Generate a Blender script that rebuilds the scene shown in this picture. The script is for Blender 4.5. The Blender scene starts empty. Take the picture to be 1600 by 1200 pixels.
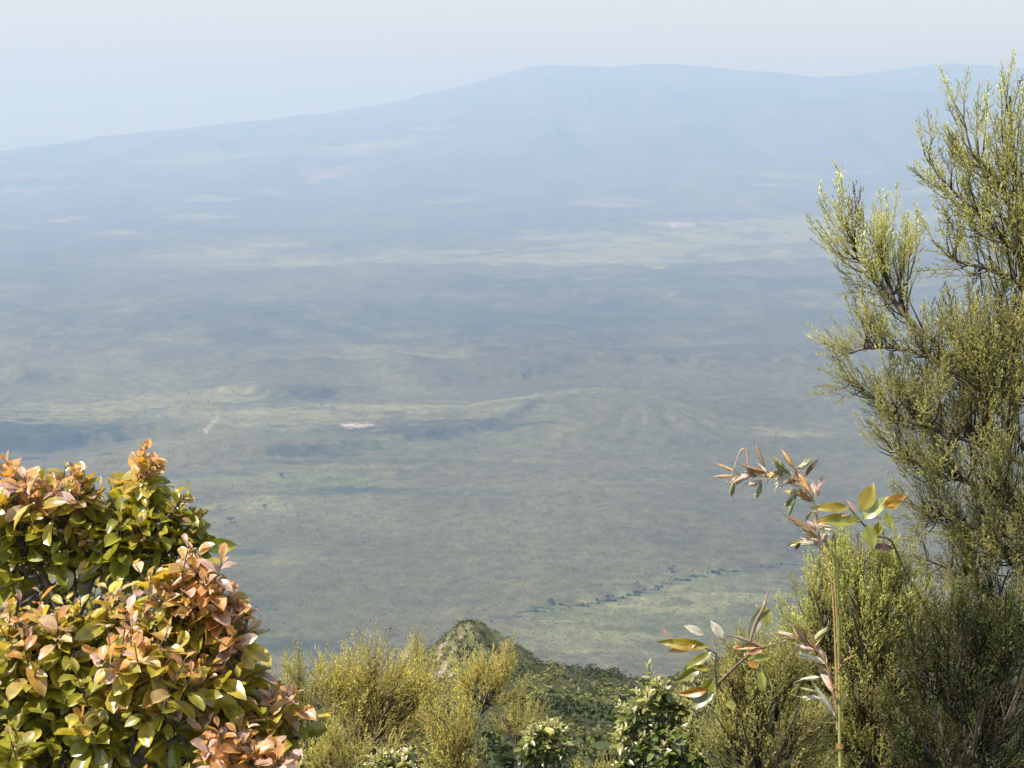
import bpy, math
import numpy as np
from mathutils import Vector, Matrix

rng = np.random.default_rng(7)
SC = bpy.context.scene
COL = SC.collection

# ------------------------------------------------------------------ camera
F = 2100.0                      # focal length in pixels of a 1600 x 1200 frame
PITCH = math.radians(11.18)
CAM = np.array([0.0, 0.0, 1.65])
cd = bpy.data.cameras.new('camera')
cd.sensor_width = 36.0
cd.lens = 36.0 * F / 1600.0
cd.clip_start = 0.05
cd.clip_end = 200000.0
cam = bpy.data.objects.new('camera', cd)
COL.objects.link(cam)
cam.location = CAM
cam.rotation_euler = (math.pi / 2 - PITCH, 0, 0)
SC.camera = cam

# ------------------------------------------------------------------ light
SUN_EL = math.radians(58)
SUN_AZ = math.radians(-112)     # from +Y towards +X; left of the view, high and a little behind
SUN_STRENGTH = 4.1
SKY_STRENGTH = 0.080
EXPOSURE = 1.16
w = bpy.data.worlds.new('World')
SC.world = w
w.use_nodes = True
nt = w.node_tree
nt.nodes.clear()
wo = nt.nodes.new('ShaderNodeOutputWorld')
bg = nt.nodes.new('ShaderNodeBackground')
sk = nt.nodes.new('ShaderNodeTexSky')
sk.sky_type = 'NISHITA'
sk.sun_disc = False
sk.sun_elevation = SUN_EL
sk.sun_rotation = SUN_AZ
sk.altitude = 1500
sk.air_density = 1.75
sk.dust_density = 5.0
sk.ozone_density = 1.0
nt.links.new(sk.outputs[0], bg.inputs[0])
bg.inputs[1].default_value = SKY_STRENGTH
nt.links.new(bg.outputs[0], wo.inputs[0])

sd = bpy.data.lights.new('sun', 'SUN')
sd.energy = SUN_STRENGTH
sd.angle = math.radians(0.5)
sd.color = (1.0, 0.97, 0.92)
sun = bpy.data.objects.new('sun', sd)
COL.objects.link(sun)
to_sun = Vector((math.sin(SUN_AZ) * math.cos(SUN_EL), math.cos(SUN_AZ) * math.cos(SUN_EL), math.sin(SUN_EL)))
sun.rotation_euler = to_sun.to_track_quat('Z', 'Y').to_euler()
sun.location = (0, 0, 30)

SC.view_settings.view_transform = 'Standard'
SC.view_settings.look = 'None'
SC.view_settings.exposure = EXPOSURE
SC.view_settings.gamma = 1.0
SC.view_settings.use_curve_mapping = False
SC.cycles.max_bounces = 6
SC.cycles.diffuse_bounces = 3
SC.cycles.glossy_bounces = 2
SC.cycles.transmission_bounces = 4
SC.cycles.volume_bounces = 1
SC.cycles.use_denoising = True

HAZE_COLOR = (0.262, 0.415, 0.72, 1.0)
HAZE_DENSITY = 2.05e-4

# ------------------------------------------------------------------ helpers
cp, sp_ = math.cos(PITCH), math.sin(PITCH)
FWD = np.array([0, cp, -sp_])
UPV = np.array([0, sp_, cp])
RGT = np.array([1.0, 0, 0])
ZUP = np.array([0, 0, 1.0])


def ray(px, py):
    return FWD + RGT * ((px - 800) / F) + UPV * ((600 - py) / F)


def P(px, py, d):
    """a place in the world, d metres ahead of the lens"""
    return CAM + ray(px, py) * d


def project(v):
    v = np.asarray(v) - CAM
    z = v @ FWD
    return 800 + F * (v @ RGT) / z, 600 - F * (v @ UPV) / z, z


def nrm(v):
    v = np.asarray(v, float)
    return v / (np.linalg.norm(v, axis=-1, keepdims=True) + 1e-12)


def smooth(a, b, x):
    t = np.clip((x - a) / (b - a), 0, 1)
    return t * t * (3 - 2 * t)


def _hash(ix, iy, seed):
    h = (ix.astype(np.int64) * 374761393 + iy.astype(np.int64) * 668265263 + seed * 144665) & 0x7fffffff
    h = ((h ^ (h >> 13)) * 1274126177) & 0x7fffffff
    h = (h ^ (h >> 16)) & 0xffff
    return h / 65535.0


def vnoise(x, y, seed=0):
    x = np.asarray(x, float); y = np.asarray(y, float)
    ix = np.floor(x); iy = np.floor(y)
    fx = x - ix; fy = y - iy
    ux = fx * fx * fx * (fx * (fx * 6 - 15) + 10); uy = fy * fy * fy * (fy * (fy * 6 - 15) + 10)
    a = _hash(ix, iy, seed); b = _hash(ix + 1, iy, seed)
    c = _hash(ix, iy + 1, seed); d = _hash(ix + 1, iy + 1, seed)
    return (a + (b - a) * ux) * (1 - uy) + (c + (d - c) * ux) * uy


def fbm(x, y, seed=0, o=4):
    s = 0; a = 0.5; t = 0
    x = np.asarray(x, float); y = np.asarray(y, float)
    for i in range(o):
        s = s + a * vnoise(x, y, seed + i * 17); t += a
        x, y = x * 1.92 + y * 0.53 + 3.1, y * 1.92 - x * 0.53 + 7.7
        a *= 0.5
    return s / t


def ridged(x, y, seed=0, o=3):
    s = 0; a = 0.5; t = 0
    for i in range(o):
        s = s + a * (1 - np.abs(2 * vnoise(x, y, seed + i * 13) - 1)); t += a
        x, y = x * 1.9 + y * 0.4 + 1.3, y * 1.9 - x * 0.4 + 4.7
        a *= 0.5
    return s / t


def mesh_np(name, V, faces, mat, parent=None, color=None, smooth_shade=False):
    """faces: (n,k) array, or a list of such arrays"""
    if not isinstance(faces, (list, tuple)):
        faces = [faces]
    faces = [np.asarray(f, np.int32) for f in faces if len(f)]
    me = bpy.data.meshes.new(name)
    V = np.asarray(V, np.float32)
    me.vertices.add(len(V))
    me.vertices.foreach_set('co', V.ravel())
    nl = sum(f.size for f in faces); npoly = sum(len(f) for f in faces)
    me.loops.add(nl)
    me.loops.foreach_set('vertex_index', np.concatenate([f.ravel() for f in faces]))
    me.polygons.add(npoly)
    tot = np.concatenate([np.full(len(f), f.shape[1], np.int32) for f in faces])
    st = np.concatenate([[0], np.cumsum(tot)[:-1]]).astype(np.int32)
    me.polygons.foreach_set('loop_start', st)
    if smooth_shade:
        me.polygons.foreach_set('use_smooth', np.ones(npoly, bool))
    me.update(calc_edges=True)
    if color is not None:
        at = me.color_attributes.new('Col', 'FLOAT_COLOR', 'POINT')
        c = np.ones((len(V), 4), np.float32)
        c[:, :3] = color
        at.data.foreach_set('color', c.ravel())
    me.materials.append(mat)
    ob = bpy.data.objects.new(name, me)
    COL.objects.link(ob)
    if parent is not None:
        ob.parent = parent
        ob.matrix_parent_inverse = parent.matrix_world.inverted() if False else Matrix.Translation(-parent_world(parent))
    return ob


def parent_world(o):
    v = Vector((0, 0, 0))
    while o is not None:
        v += o.location
        o = None if o.parent is None else None
    return v


def thing(name, label, cat, loc, group=None):
    o = bpy.data.objects.new(name, None)
    o.empty_display_size = 0.1
    COL.objects.link(o)
    o.location = Vector(loc)
    o['label'] = label
    o['category'] = cat
    if group:
        o['group'] = group
    return o


class Acc:
    """collects geometry for one mesh object"""
    def __init__(self):
        self.V = []; self.T = []; self.Q = []; self.C = []; self.n = 0

    def add(self, V, T=None, Q=None, C=(0.1, 0.1, 0.1)):
        V = np.asarray(V, float)
        if T is not None and len(T): self.T.append(np.asarray(T) + self.n)
        if Q is not None and len(Q): self.Q.append(np.asarray(Q) + self.n)
        C = np.asarray(C, float)
        self.C.append(np.broadcast_to(C, (len(V), 3)))
        self.V.append(V); self.n += len(V)

    def build(self, name, mat, parent=None, smooth_shade=False):
        if not self.n:
            return None
        fs = []
        if self.T: fs.append(np.concatenate(self.T))
        if self.Q: fs.append(np.concatenate(self.Q))
        return mesh_np(name, np.concatenate(self.V), fs, mat, parent, np.concatenate(self.C), smooth_shade)


def tube(pts, radii, n=5):
    pts = np.asarray(pts, float); m = len(pts)
    radii = np.broadcast_to(np.asarray(radii, float), (m,))
    tan = np.gradient(pts, axis=0); tan = nrm(tan)
    ref = np.array([0.31, 0.87, 0.38])
    s = nrm(np.cross(tan, ref)); b = np.cross(tan, s)
    a = np.arange(n) * 2 * math.pi / n
    V = pts[:, None] + radii[:, None, None] * (np.cos(a)[None, :, None] * s[:, None] + np.sin(a)[None, :, None] * b[:, None])
    i = np.arange(m - 1)[:, None]; j = np.arange(n)[None]
    jn = (j + 1) % n
    Q = np.stack([i * n + j, i * n + jn, (i + 1) * n + jn, (i + 1) * n + j], -1).reshape(-1, 4)
    return V.reshape(-1, 3), Q


def spline(pts, m):
    """centripetal Catmull-Rom through pts, m samples"""
    pts = np.asarray(pts, float)
    if len(pts) == 2:
        t = np.linspace(0, 1, m)[:, None]
        return pts[0] * (1 - t) + pts[1] * t
    q = np.vstack([2 * pts[0] - pts[1], pts, 2 * pts[-1] - pts[-2]])
    k = np.concatenate([[0], np.cumsum(np.sqrt(np.linalg.norm(np.diff(q, axis=0), axis=1) + 1e-9))])
    ln = np.concatenate([[0], np.cumsum(np.linalg.norm(np.diff(pts, axis=0), axis=1))])
    t = np.interp(np.linspace(0, ln[-1], m), ln, k[1:-1])
    i = np.clip(np.searchsorted(k[1:-1], t, side='right') - 1, 0, len(pts) - 2)
    t = t[:, None]
    k0, k1, k2, k3 = (k[i + a][:, None] for a in range(4))
    p0, p1, p2, p3 = (q[i + a] for a in range(4))
    a1 = (k1 - t) / (k1 - k0) * p0 + (t - k0) / (k1 - k0) * p1
    a2 = (k2 - t) / (k2 - k1) * p1 + (t - k1) / (k2 - k1) * p2
    a3 = (k3 - t) / (k3 - k2) * p2 + (t - k2) / (k3 - k2) * p3
    b1 = (k2 - t) / (k2 - k0) * a1 + (t - k0) / (k2 - k0) * a2
    b2 = (k3 - t) / (k3 - k1) * a2 + (t - k1) / (k3 - k1) * a3
    return (k2 - t) / (k2 - k1) * b1 + (t - k1) / (k2 - k1) * b2


def frame_from(axis, roll=None):
    """(k,3) axes -> (k,3,3) matrices whose z column is the axis"""
    axis = nrm(axis); k = len(axis)
    r = rng.normal(size=(k, 3)) if roll is None else roll
    x = nrm(np.cross(r, axis)); y = np.cross(axis, x)
    return np.stack([x, y, axis], -1)


# ------------------------------------------------------------------ materials
def new_mat(name):
    m = bpy.data.materials.new(name)
    m.use_nodes = True
    nt = m.node_tree
    nt.nodes.clear()
    out = nt.nodes.new('ShaderNodeOutputMaterial')
    return m, nt, out


def leaf_material(name, source, rough, spec, transl, vein=False, mottle=0.25, scale=60.0, coat=0.0):
    m, nt, out = new_mat(name)
    N = nt.nodes.new; L = nt.links.new
    if source == 'object':
        oi = N('ShaderNodeObjectInfo')
        at = N('ShaderNodeAttribute'); at.attribute_name = 'Col'
        om = N('ShaderNodeVectorMath'); om.operation = 'MULTIPLY'
        L(oi.outputs['Color'], om.inputs[0]); L(at.outputs['Color'], om.inputs[1]); col = om.outputs[0]
    else:
        at = N('ShaderNodeAttribute'); at.attribute_name = 'Col'; col = at.outputs['Color']
    geo = N('ShaderNodeNewGeometry')
    nz = N('ShaderNodeTexNoise'); nz.inputs['Scale'].default_value = scale; nz.inputs['Detail'].default_value = 3
    L(geo.outputs['Position'], nz.inputs['Vector'])
    mr = N('ShaderNodeMapRange')
    mr.inputs['From Min'].default_value = 0.3; mr.inputs['From Max'].default_value = 0.7
    mr.inputs['To Min'].default_value = 1 - mottle; mr.inputs['To Max'].default_value = 1 + mottle
    L(nz.outputs['Fac'], mr.inputs['Value'])
    mul = N('ShaderNodeVectorMath'); mul.operation = 'SCALE'
    L(col, mul.inputs[0]); L(mr.outputs['Result'], mul.inputs['Scale'])
    pr = N('ShaderNodeBsdfPrincipled')
    L(mul.outputs[0], pr.inputs['Base Color'])
    pr.inputs['Roughness'].default_value = rough
    pr.inputs['Specular IOR Level'].default_value = spec
    pr.inputs['Coat Weight'].default_value = coat
    pr.inputs['Coat Roughness'].default_value = 0.2
    tr = N('ShaderNodeBsdfTranslucent')
    tm = N('ShaderNodeVectorMath'); tm.operation = 'MULTIPLY'
    tm.inputs[1].default_value = (1.2, 1.25, 0.45)
    L(mul.outputs[0], tm.inputs[0]); L(tm.outputs[0], tr.inputs['Color'])
    mx = N('ShaderNodeMixShader'); mx.inputs[0].default_value = transl
    L(pr.outputs[0], mx.inputs[1]); L(tr.outputs[0], mx.inputs[2])
    L(mx.outputs[0], out.inputs['Surface'])
    return m


def bark_material(name, c1, c2, scale=40):
    m, nt, out = new_mat(name)
    N = nt.nodes.new; L = nt.links.new
    nz = N('ShaderNodeTexNoise'); nz.inputs['Scale'].default_value = scale; nz.inputs['Detail'].default_value = 5
    geo = N('ShaderNodeNewGeometry'); L(geo.outputs['Position'], nz.inputs['Vector'])
    cr = N('ShaderNodeValToRGB')
    cr.color_ramp.elements[0].position = 0.35; cr.color_ramp.elements[0].color = (*c1, 1)
    cr.color_ramp.elements[1].position = 0.7; cr.color_ramp.elements[1].color = (*c2, 1)
    L(nz.outputs['Fac'], cr.inputs[0])
    pr = N('ShaderNodeBsdfPrincipled'); pr.inputs['Roughness'].default_value = 0.85
    L(cr.outputs[0], pr.inputs['Base Color'])
    bp = N('ShaderNodeBump'); bp.inputs['Strength'].default_value = 0.4; bp.inputs['Distance'].default_value = 0.004
    L(nz.outputs['Fac'], bp.inputs['Height']); L(bp.outputs[0], pr.inputs['Normal'])
    L(pr.outputs[0], out.inputs['Surface'])
    return m


def ground_material(name, scales=(0.35, 0.06), amounts=(0.35, 0.3)):
    m, nt, out = new_mat(name)
    N = nt.nodes.new; L = nt.links.new
    at = N('ShaderNodeAttribute'); at.attribute_name = 'Col'
    geo = N('ShaderNodeNewGeometry')
    fac = None
    heights = []
    for s, a in zip(scales, amounts):
        nz = N('ShaderNodeTexNoise'); nz.inputs['Scale'].default_value = s
        nz.inputs['Detail'].default_value = 6; nz.inputs['Roughness'].default_value = 0.65
        L(geo.outputs['Position'], nz.inputs['Vector'])
        mr = N('ShaderNodeMapRange')
        mr.inputs['From Min'].default_value = 0.35; mr.inputs['From Max'].default_value = 0.65
        mr.inputs['To Min'].default_value = 1 - a; mr.inputs['To Max'].default_value = 1 + a
        L(nz.outputs['Fac'], mr.inputs['Value'])
        heights.append(nz)
        if fac is None:
            fac = mr.outputs['Result']
        else:
            mm = N('ShaderNodeMath'); mm.operation = 'MULTIPLY'
            L(fac, mm.inputs[0]); L(mr.outputs['Result'], mm.inputs[1]); fac = mm.outputs[0]
    mul = N('ShaderNodeVectorMath'); mul.operation = 'SCALE'
    L(at.outputs['Color'], mul.inputs[0]); L(fac, mul.inputs['Scale'])
    pr = N('ShaderNodeBsdfPrincipled'); pr.inputs['Roughness'].default_value = 0.95
    pr.inputs['Specular IOR Level'].default_value = 0.1
    L(mul.outputs[0], pr.inputs['Base Color'])
    L(pr.outputs[0], out.inputs['Surface'])
    return m


M_GROUND = ground_material('ground_scrubland', (0.25, 0.045, 0.009), (0.30, 0.26, 0.12))
M_NEAR = ground_material('ground_slope', (6.0, 0.8), (0.35, 0.3))
M_SCRUB = leaf_material('scrub_foliage', 'attr', 0.8, 0.15, 0.25, scale=0.8, mottle=0.2)
M_HEATH = leaf_material('heath_foliage', 'attr', 0.42, 0.45, 0.45, scale=14.0, mottle=0.22)
M_LEAF_O = leaf_material('glossy_leaf', 'object', 0.34, 0.8, 0.40, mottle=0.22, coat=0.7)
M_LEAF_A = leaf_material('glossy_leaf_mass', 'attr', 0.34, 0.8, 0.40, mottle=0.22, coat=0.7)
M_BARK = bark_material('bark', (0.06, 0.043, 0.033), (0.18, 0.135, 0.10))
M_TWIG = bark_material('dry_twig', (0.16, 0.10, 0.06), (0.30, 0.21, 0.14))
M_STRAW = leaf_material('grass_straw', 'object', 0.38, 0.5, 0.3, mottle=0.3, scale=220)

# ------------------------------------------------------------------ terrain
H0 = -600.0
LIP = 170.0
lip_px = np.array([-1500, -300, 0, 430, 700, 830, 920, 1030, 1130, 1240, 1400, 1800, 3000])
lip_py = np.array([950, 1030, 1062, 1052, 1045, 1026, 1036, 1052, 1018, 962, 915, 860, 800])
lip_tan = np.tan(PITCH + np.arctan((lip_py - 600) / F))
lip_ang = np.arctan2((lip_px - 800) / F, cp - (600 - lip_py) / F * -sp_)

crest_px = [-900, -300, 0, 60, 120, 160, 200, 260, 320, 420, 500, 545, 600, 650, 690, 720, 760, 800, 830, 870, 910, 950, 1000, 1060, 1120, 1170, 1200, 1240, 1280, 1340, 1400, 1450, 1480, 1530, 1600, 1750, 2000, 2500]
crest_py = [300, 262, 237, 230, 224, 216, 209, 204, 197, 187, 177, 172, 160, 150, 143, 135, 124, 110, 102, 101, 104, 106, 101, 102, 106, 111, 112, 116, 121, 116, 109, 101, 98, 101, 106, 118, 150, 220]
DC = 16000.0


def at_y(px, py, Y):
    r = ray(px, py); s = (Y - CAM[1]) / r[1]
    return CAM + r * s


_c = np.array([at_y(a, b, DC) for a, b in zip(crest_px, crest_py)])
crest_x, crest_z = _c[:, 0], _c[:, 2]
D2 = 12800.0
_c2 = np.array([at_y(a, b, D2) for a, b in zip([700, 900, 1100, 1280, 1380, 1450, 1530, 1600, 1700, 1900, 2300], [300, 225, 180, 157, 148, 141, 130, 119, 112, 120, 180])])
c2x, c2z = _c2[:, 0], _c2[:, 2]


def plane_hit(px, py, z=H0):
    r = ray(px, py); s = (z - CAM[2]) / r[2]
    return CAM + r * s


MOUND = plane_hit(965, 655)
SCARPS = []
for line, h in (([(150, 728), (330, 722), (480, 714), (600, 702), (640, 692), (720, 684), (800, 668), (850, 652)], 15),
                ([(-200, 705), (60, 700), (190, 690), (260, 684)], 22),
                ([(330, 768), (480, 758), (620, 742), (700, 730)], 9),
                ([(780, 600), (900, 590), (1050, 580), (1250, 575), (1500, 560)], 22),
                ([(380, 612), (450, 628), (520, 618), (640, 606)], 18),
                ([(700, 552), (760, 556), (830, 548), (1000, 540)], 18),
                ([(830, 962), (940, 942), (1045, 915), (1180, 893), (1300, 882)], 5)):
    q = np.array([plane_hit(a, b) for a, b in line])
    SCARPS.append((q[:, 0], q[:, 1], h))


def height(x, y):
    x = np.asarray(x, float); y = np.asarray(y, float)
    d = np.hypot(x, y) + 1e-6
    ang = np.arctan2(x, y)
    T = np.interp(ang, lip_ang, lip_tan)
    back = smooth(0.9, 2.2, np.abs(ang))
    T = T * (1 - back) + 0.25 * back
    zs = -np.minimum(d, LIP) * (T - 1.65 / LIP) - 1.2 * smooth(6, 40, d)
    zs = zs + (fbm(x / 9, y / 9, 3) - 0.5) * 1.6 * smooth(8, 40, d) + (fbm(x / 45, y / 45, 5) - 0.5) * 7 * smooth(30, 120, d) * (1 - smooth(120, 170, d))
    over = np.maximum(d - LIP, 0)
    zs = zs - over * (0.50 + 0.12 * (fbm(x / 140, y / 140, 9) - 0.5))
    zs = zs + (ridged(x / 90, y / 260, 12) - 0.5) * 30 * smooth(LIP + 30, LIP + 300, d)
    # plain
    zp = H0 + (fbm(x / 260, y / 260, 21) - 0.5) * 10 + (fbm(x / 60, y / 60, 23, 3) - 0.5) * 3.0
    mid = smooth(2300, 3200, y) * (1 - smooth(7500, 11000, y))
    zp = zp + mid * (ridged(x / 1000 + y / 2500, y / 420, 31) - 0.5) * 58
    zp = zp + mid * (ridged(x / 330 + 5, y / 300, 33, 3) - 0.5) * 26
    # gullied mound
    ex = (x - MOUND[0] - 30) / 360.0; ey = (y - MOUND[1] - 40) / 300.0
    rr = np.hypot(ex, ey); th = np.arctan2(ey, ex)
    spur = np.abs(np.cos(7 * th + 2 * rr + 2.5 * fbm(x / 110, y / 110, 41))) ** 0.7 * (0.7 + 0.3 * np.cos(23 * th + 6 * rr))
    dome = np.clip(1 - rr ** 1.8, 0, 1)
    zp = zp + 34 * dome ** 1.1 * (1 - 0.42 * spur * smooth(0.15, 0.6, rr))
    for sx, sy, h in SCARPS:
        yl = np.interp(x, sx, sy) + (fbm(x / 70, x * 0 + 3.3, 51) - 0.5) * 60
        wx = smooth(sx[0] - 150, sx[0] + 60, x) * (1 - smooth(sx[-1] - 60, sx[-1] + 150, x))
        dy = y - yl
        zp = zp + h * wx * smooth(-14, 14, dy) * (1 - smooth(60, 420, dy))
    # far volcano
    zc = np.interp(x * DC / np.maximum(y, 4000), crest_x, crest_z) * 0.0 + np.interp(x, crest_x, crest_z)
    zc = zc + (fbm(x / 500, y * 0 + 1, 61, 5) - 0.5) * 42
    t = np.clip((y - 6500) / (DC - 6500), 0, 1)
    up = t ** 1.75
    dn = 1 - smooth(DC, DC + 9000, y)
    ramp = np.where(y < DC, up, dn)
    base = H0
    gul = (ridged(x / 900 + fbm(x / 2000, y / 2000, 7), y / 2600, 71) - 0.5) * 190 * smooth(0.05, 0.5, t) * (1 - smooth(0.86, 1.0, t)) * (y < DC)
    zp = zp + np.maximum(zc - base, 0) * ramp + gul
    z2 = np.interp(x, c2x, c2z)
    t2 = np.clip((y - 7500) / (D2 - 7500), 0, 1) ** 1.6
    r2 = np.where(y < D2, t2, 1 - smooth(D2, D2 + 2600, y))
    h2 = H0 + np.maximum(z2 - H0, 0) * r2 + gul * 0.6
    zp = np.where(h2 > zp, h2, zp)
    # blend slope and plain
    k = 18.0
    m = np.maximum(zs, zp)
    return np.where(d < LIP, zs, m + k * np.log1p(np.exp(-np.abs(zs - zp) / k)) - 0.0)


def hit(px, py):
    r = ray(px, py)
    s = np.geomspace(150, 40000, 900)
    pts = CAM + r * s[:, None]
    below = pts[:, 2] < height(pts[:, 0], pts[:, 1])
    i = int(np.argmax(below)) if below.any() else len(s) - 1
    return pts[i]


# ground sheet: rings around the viewpoint, dense where the view looks
ang_in = np.linspace(-math.radians(24), math.radians(24), 360)
ang_out = np.linspace(math.radians(25), math.radians(335), 64)[1:-1]
ANG = np.concatenate([ang_in, ang_out])
RAD = np.concatenate([np.geomspace(0.4, LIP, 120)[:-1], np.geomspace(LIP, 1300, 90)[:-1],
                      np.geomspace(1300, 4200, 300)[:-1], np.geomspace(4200, 19000, 210)[:-1], np.geomspace(19000, 60000, 26)])
na, nr = len(ANG), len(RAD)
A2, R2 = np.meshgrid(ANG, RAD)
GX = (R2 * np.sin(A2)).ravel(); GY = (R2 * np.cos(A2)).ravel()
GZ = height(GX, GY)
GV = np.stack([GX, GY, GZ], -1)
ii = np.arange(nr - 1)[:, None]; jj = np.arange(na)[None]; jn = (jj + 1) % na
GQ = np.stack([ii * na + jj, ii * na + jn, (ii + 1) * na + jn, (ii + 1) * na + jj], -1).reshape(-1, 4)[:, ::-1]
centre = len(GV)
GV = np.vstack([GV, [0, 0, height(0.0, 0.01)]])
GT = np.stack([np.full(na, centre), (np.arange(na) + 1) % na, np.arange(na)], -1)[:, ::-1]

GRASS = np.array([0.215, 0.21, 0.092]); GREEN = np.array([0.120, 0.136, 0.047]); SOIL = np.array([0.36, 0.30, 0.25])
DARK = np.array([0.036, 0.048, 0.026]); PINK = np.array([0.23, 0.185, 0.135]); SCRUB = np.array([0.108, 0.100, 0.046])
PATCHES = [
    (330, 402, 150, 7, .8, GRASS), (480, 410, 190, 8, .9, GRASS), (640, 404, 150, 6, .8, GRASS), (430, 381, 70, 5, .7, GRASS), (700, 396, 130, 5, .8, GRASS),
    (860, 402, 150, 13, .9, GRASS), (1000, 386, 180, 20, .9, GRASS), (900, 372, 150, 8, .7, GRASS), (1120, 375, 160, 18, .9, GRASS),
    (1210, 350, 140, 14, .8, GRASS), (1310, 362, 150, 20, .8, GRASS), (1420, 340, 140, 14, .8, GRASS), (1230, 401, 150, 6, .6, GRASS),
    (1068, 351, 22, 3.5, 1, SOIL), (1480, 302, 130, 8, .8, GRASS), (960, 318, 70, 6, .8, GRASS), (1220, 275, 80, 5, .8, GRASS), (1205, 290, 50, 4, .8, GRASS), (1345, 270, 50, 3, .8, GRASS),
    (560, 235, 110, 12, .9, GRASS), (300, 250, 100, 8, .7, GRASS), (400, 240, 140, 6, .7, GRASS), (680, 203, 50, 3, .8, GRASS), (505, 277, 45, 7, 1, PINK), (330, 312, 45, 6, 1, GRASS),
    (312, 338, 60, 6, .9, GRASS), (30, 298, 60, 5, 1, PINK), (105, 342, 35, 4, 1, PINK), (190, 362, 40, 3, .9, GRASS), (420, 301, 22, 2.5, 1, PINK), (712, 313, 45, 4, .9, GRASS), (60, 275, 80, 6, .6, PINK), (640, 222, 70, 5, .6, GRASS),
    (120, 640, 170, 13, .8, GRASS), (300, 622, 140, 13, .8, GRASS), (60, 662, 100, 8, .7, GRASS), (250, 655, 220, 20, .55, GRASS), (480, 660, 170, 20, .7, GRASS),
    (680, 645, 140, 17, .75, GRASS), (770, 640, 90, 13, .7, GRASS), (558, 676, 30, 4.5, 1.1, SOIL), (690, 558, 90, 4, .5, GRASS), (610, 566, 120, 4, .4, GRASS), (500, 576, 100, 7, .5, GRASS),
    (620, 703, 110, 7, .7, GREEN), (480, 752, 120, 8, .8, GREEN), (400, 788, 80, 14, .7, GRASS), (780, 692, 70, 9, .8, GREEN), (1250, 680, 90, 5, .7, GRASS), (900, 632, 90, 10, .35, GRASS),
    (1020, 962, 240, 38, .6, GREEN), (1120, 930, 180, 28, .6, GRASS), (1150, 906, 110, 11, .7, GREEN), (900, 1000, 170, 30, .5, GRASS), (980, 950, 90, 14, .6, GRASS), (440, 870, 120, 16, .3, GRASS), (420, 990, 120, 8, .4, GREEN),
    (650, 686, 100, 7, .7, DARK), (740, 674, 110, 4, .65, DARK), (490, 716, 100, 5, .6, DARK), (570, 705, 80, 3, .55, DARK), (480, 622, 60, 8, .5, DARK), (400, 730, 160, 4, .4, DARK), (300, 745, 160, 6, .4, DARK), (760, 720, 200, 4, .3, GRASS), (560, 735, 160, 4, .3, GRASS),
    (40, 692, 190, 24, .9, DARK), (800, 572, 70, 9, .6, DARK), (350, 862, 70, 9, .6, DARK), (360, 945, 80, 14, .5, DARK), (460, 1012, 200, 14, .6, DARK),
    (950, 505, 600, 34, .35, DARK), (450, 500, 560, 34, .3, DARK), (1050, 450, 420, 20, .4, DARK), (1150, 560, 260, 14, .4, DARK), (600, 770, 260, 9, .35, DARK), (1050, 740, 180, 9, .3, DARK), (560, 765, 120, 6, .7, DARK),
    (334, 668, 3, 7, .9, SOIL), (326, 680, 3, 7, .9, SOIL),
]


def ground_color(x, y, z):
    d = np.hypot(x, y)
    n = fbm(x / 420, y / 700, 81, 5)
    st = fbm(x / 260 + 3, y / 110, 83, 4)
    c = SCRUB[None] * (0.62 + 0.42 * n + 0.36 * st)[:, None]
    g2 = smooth(0.52, 0.72, fbm(x / 300, y / 520, 85, 4))
    c = c * (1 - 0.22 * g2[:, None]) + GRASS * 0.22 * g2[:, None]
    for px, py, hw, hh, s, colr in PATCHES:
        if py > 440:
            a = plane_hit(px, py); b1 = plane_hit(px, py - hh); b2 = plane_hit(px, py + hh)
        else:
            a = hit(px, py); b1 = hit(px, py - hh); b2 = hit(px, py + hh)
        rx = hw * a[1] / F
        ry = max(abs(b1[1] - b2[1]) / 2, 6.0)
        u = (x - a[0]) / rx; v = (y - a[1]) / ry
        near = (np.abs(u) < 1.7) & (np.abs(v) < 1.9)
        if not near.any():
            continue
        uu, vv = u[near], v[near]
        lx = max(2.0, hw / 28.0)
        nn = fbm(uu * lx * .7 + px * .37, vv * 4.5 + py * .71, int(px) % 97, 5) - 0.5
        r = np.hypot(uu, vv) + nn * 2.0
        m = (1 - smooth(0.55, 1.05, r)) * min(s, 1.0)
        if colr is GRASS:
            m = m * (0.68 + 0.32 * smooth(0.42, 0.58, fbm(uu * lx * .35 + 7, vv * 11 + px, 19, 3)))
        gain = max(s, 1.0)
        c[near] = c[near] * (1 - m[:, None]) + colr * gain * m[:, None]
    near = 1 - smooth(250, 900, d)
    nc = np.array([0.065, 0.068, 0.032])[None] * (0.6 + 0.8 * fbm(x / 12, y / 12, 91))[:, None]
    c = c * (1 - near[:, None]) + nc * near[:, None]
    return np.clip(c * 0.74, 0.005, 0.7)


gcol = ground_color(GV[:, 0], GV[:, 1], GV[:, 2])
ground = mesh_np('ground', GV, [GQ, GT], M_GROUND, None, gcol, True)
ground['kind'] = 'structure'

# conical knoll on the rim below
KN = P(735, 1000, 178.0)
kx0, ky0 = KN[0], KN[1]
k_top = P(733, 962, 178.0)[2]
nk = 150
u = np.linspace(-1, 1, nk)
KX, KY = np.meshgrid(u * 22, u * 26)


def knoll_h(x, y):
    dx = x - kx0; dy = y - ky0
    r = np.hypot(dx * np.where(dx > 0, 0.86, 1.0), dy * 0.8) + (fbm(x / 4 + 9, y / 4, 101) - 0.5) * 1.6
    cone = k_top - 0.96 * np.maximum(np.sqrt(r * r + 0.25) - 0.5, 0) - 0.35 * np.clip(r - 2.3, 0, 1.0)
    return cone + (fbm(x / 1.5, y / 1.5, 103) - 0.5) * 0.9


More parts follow.
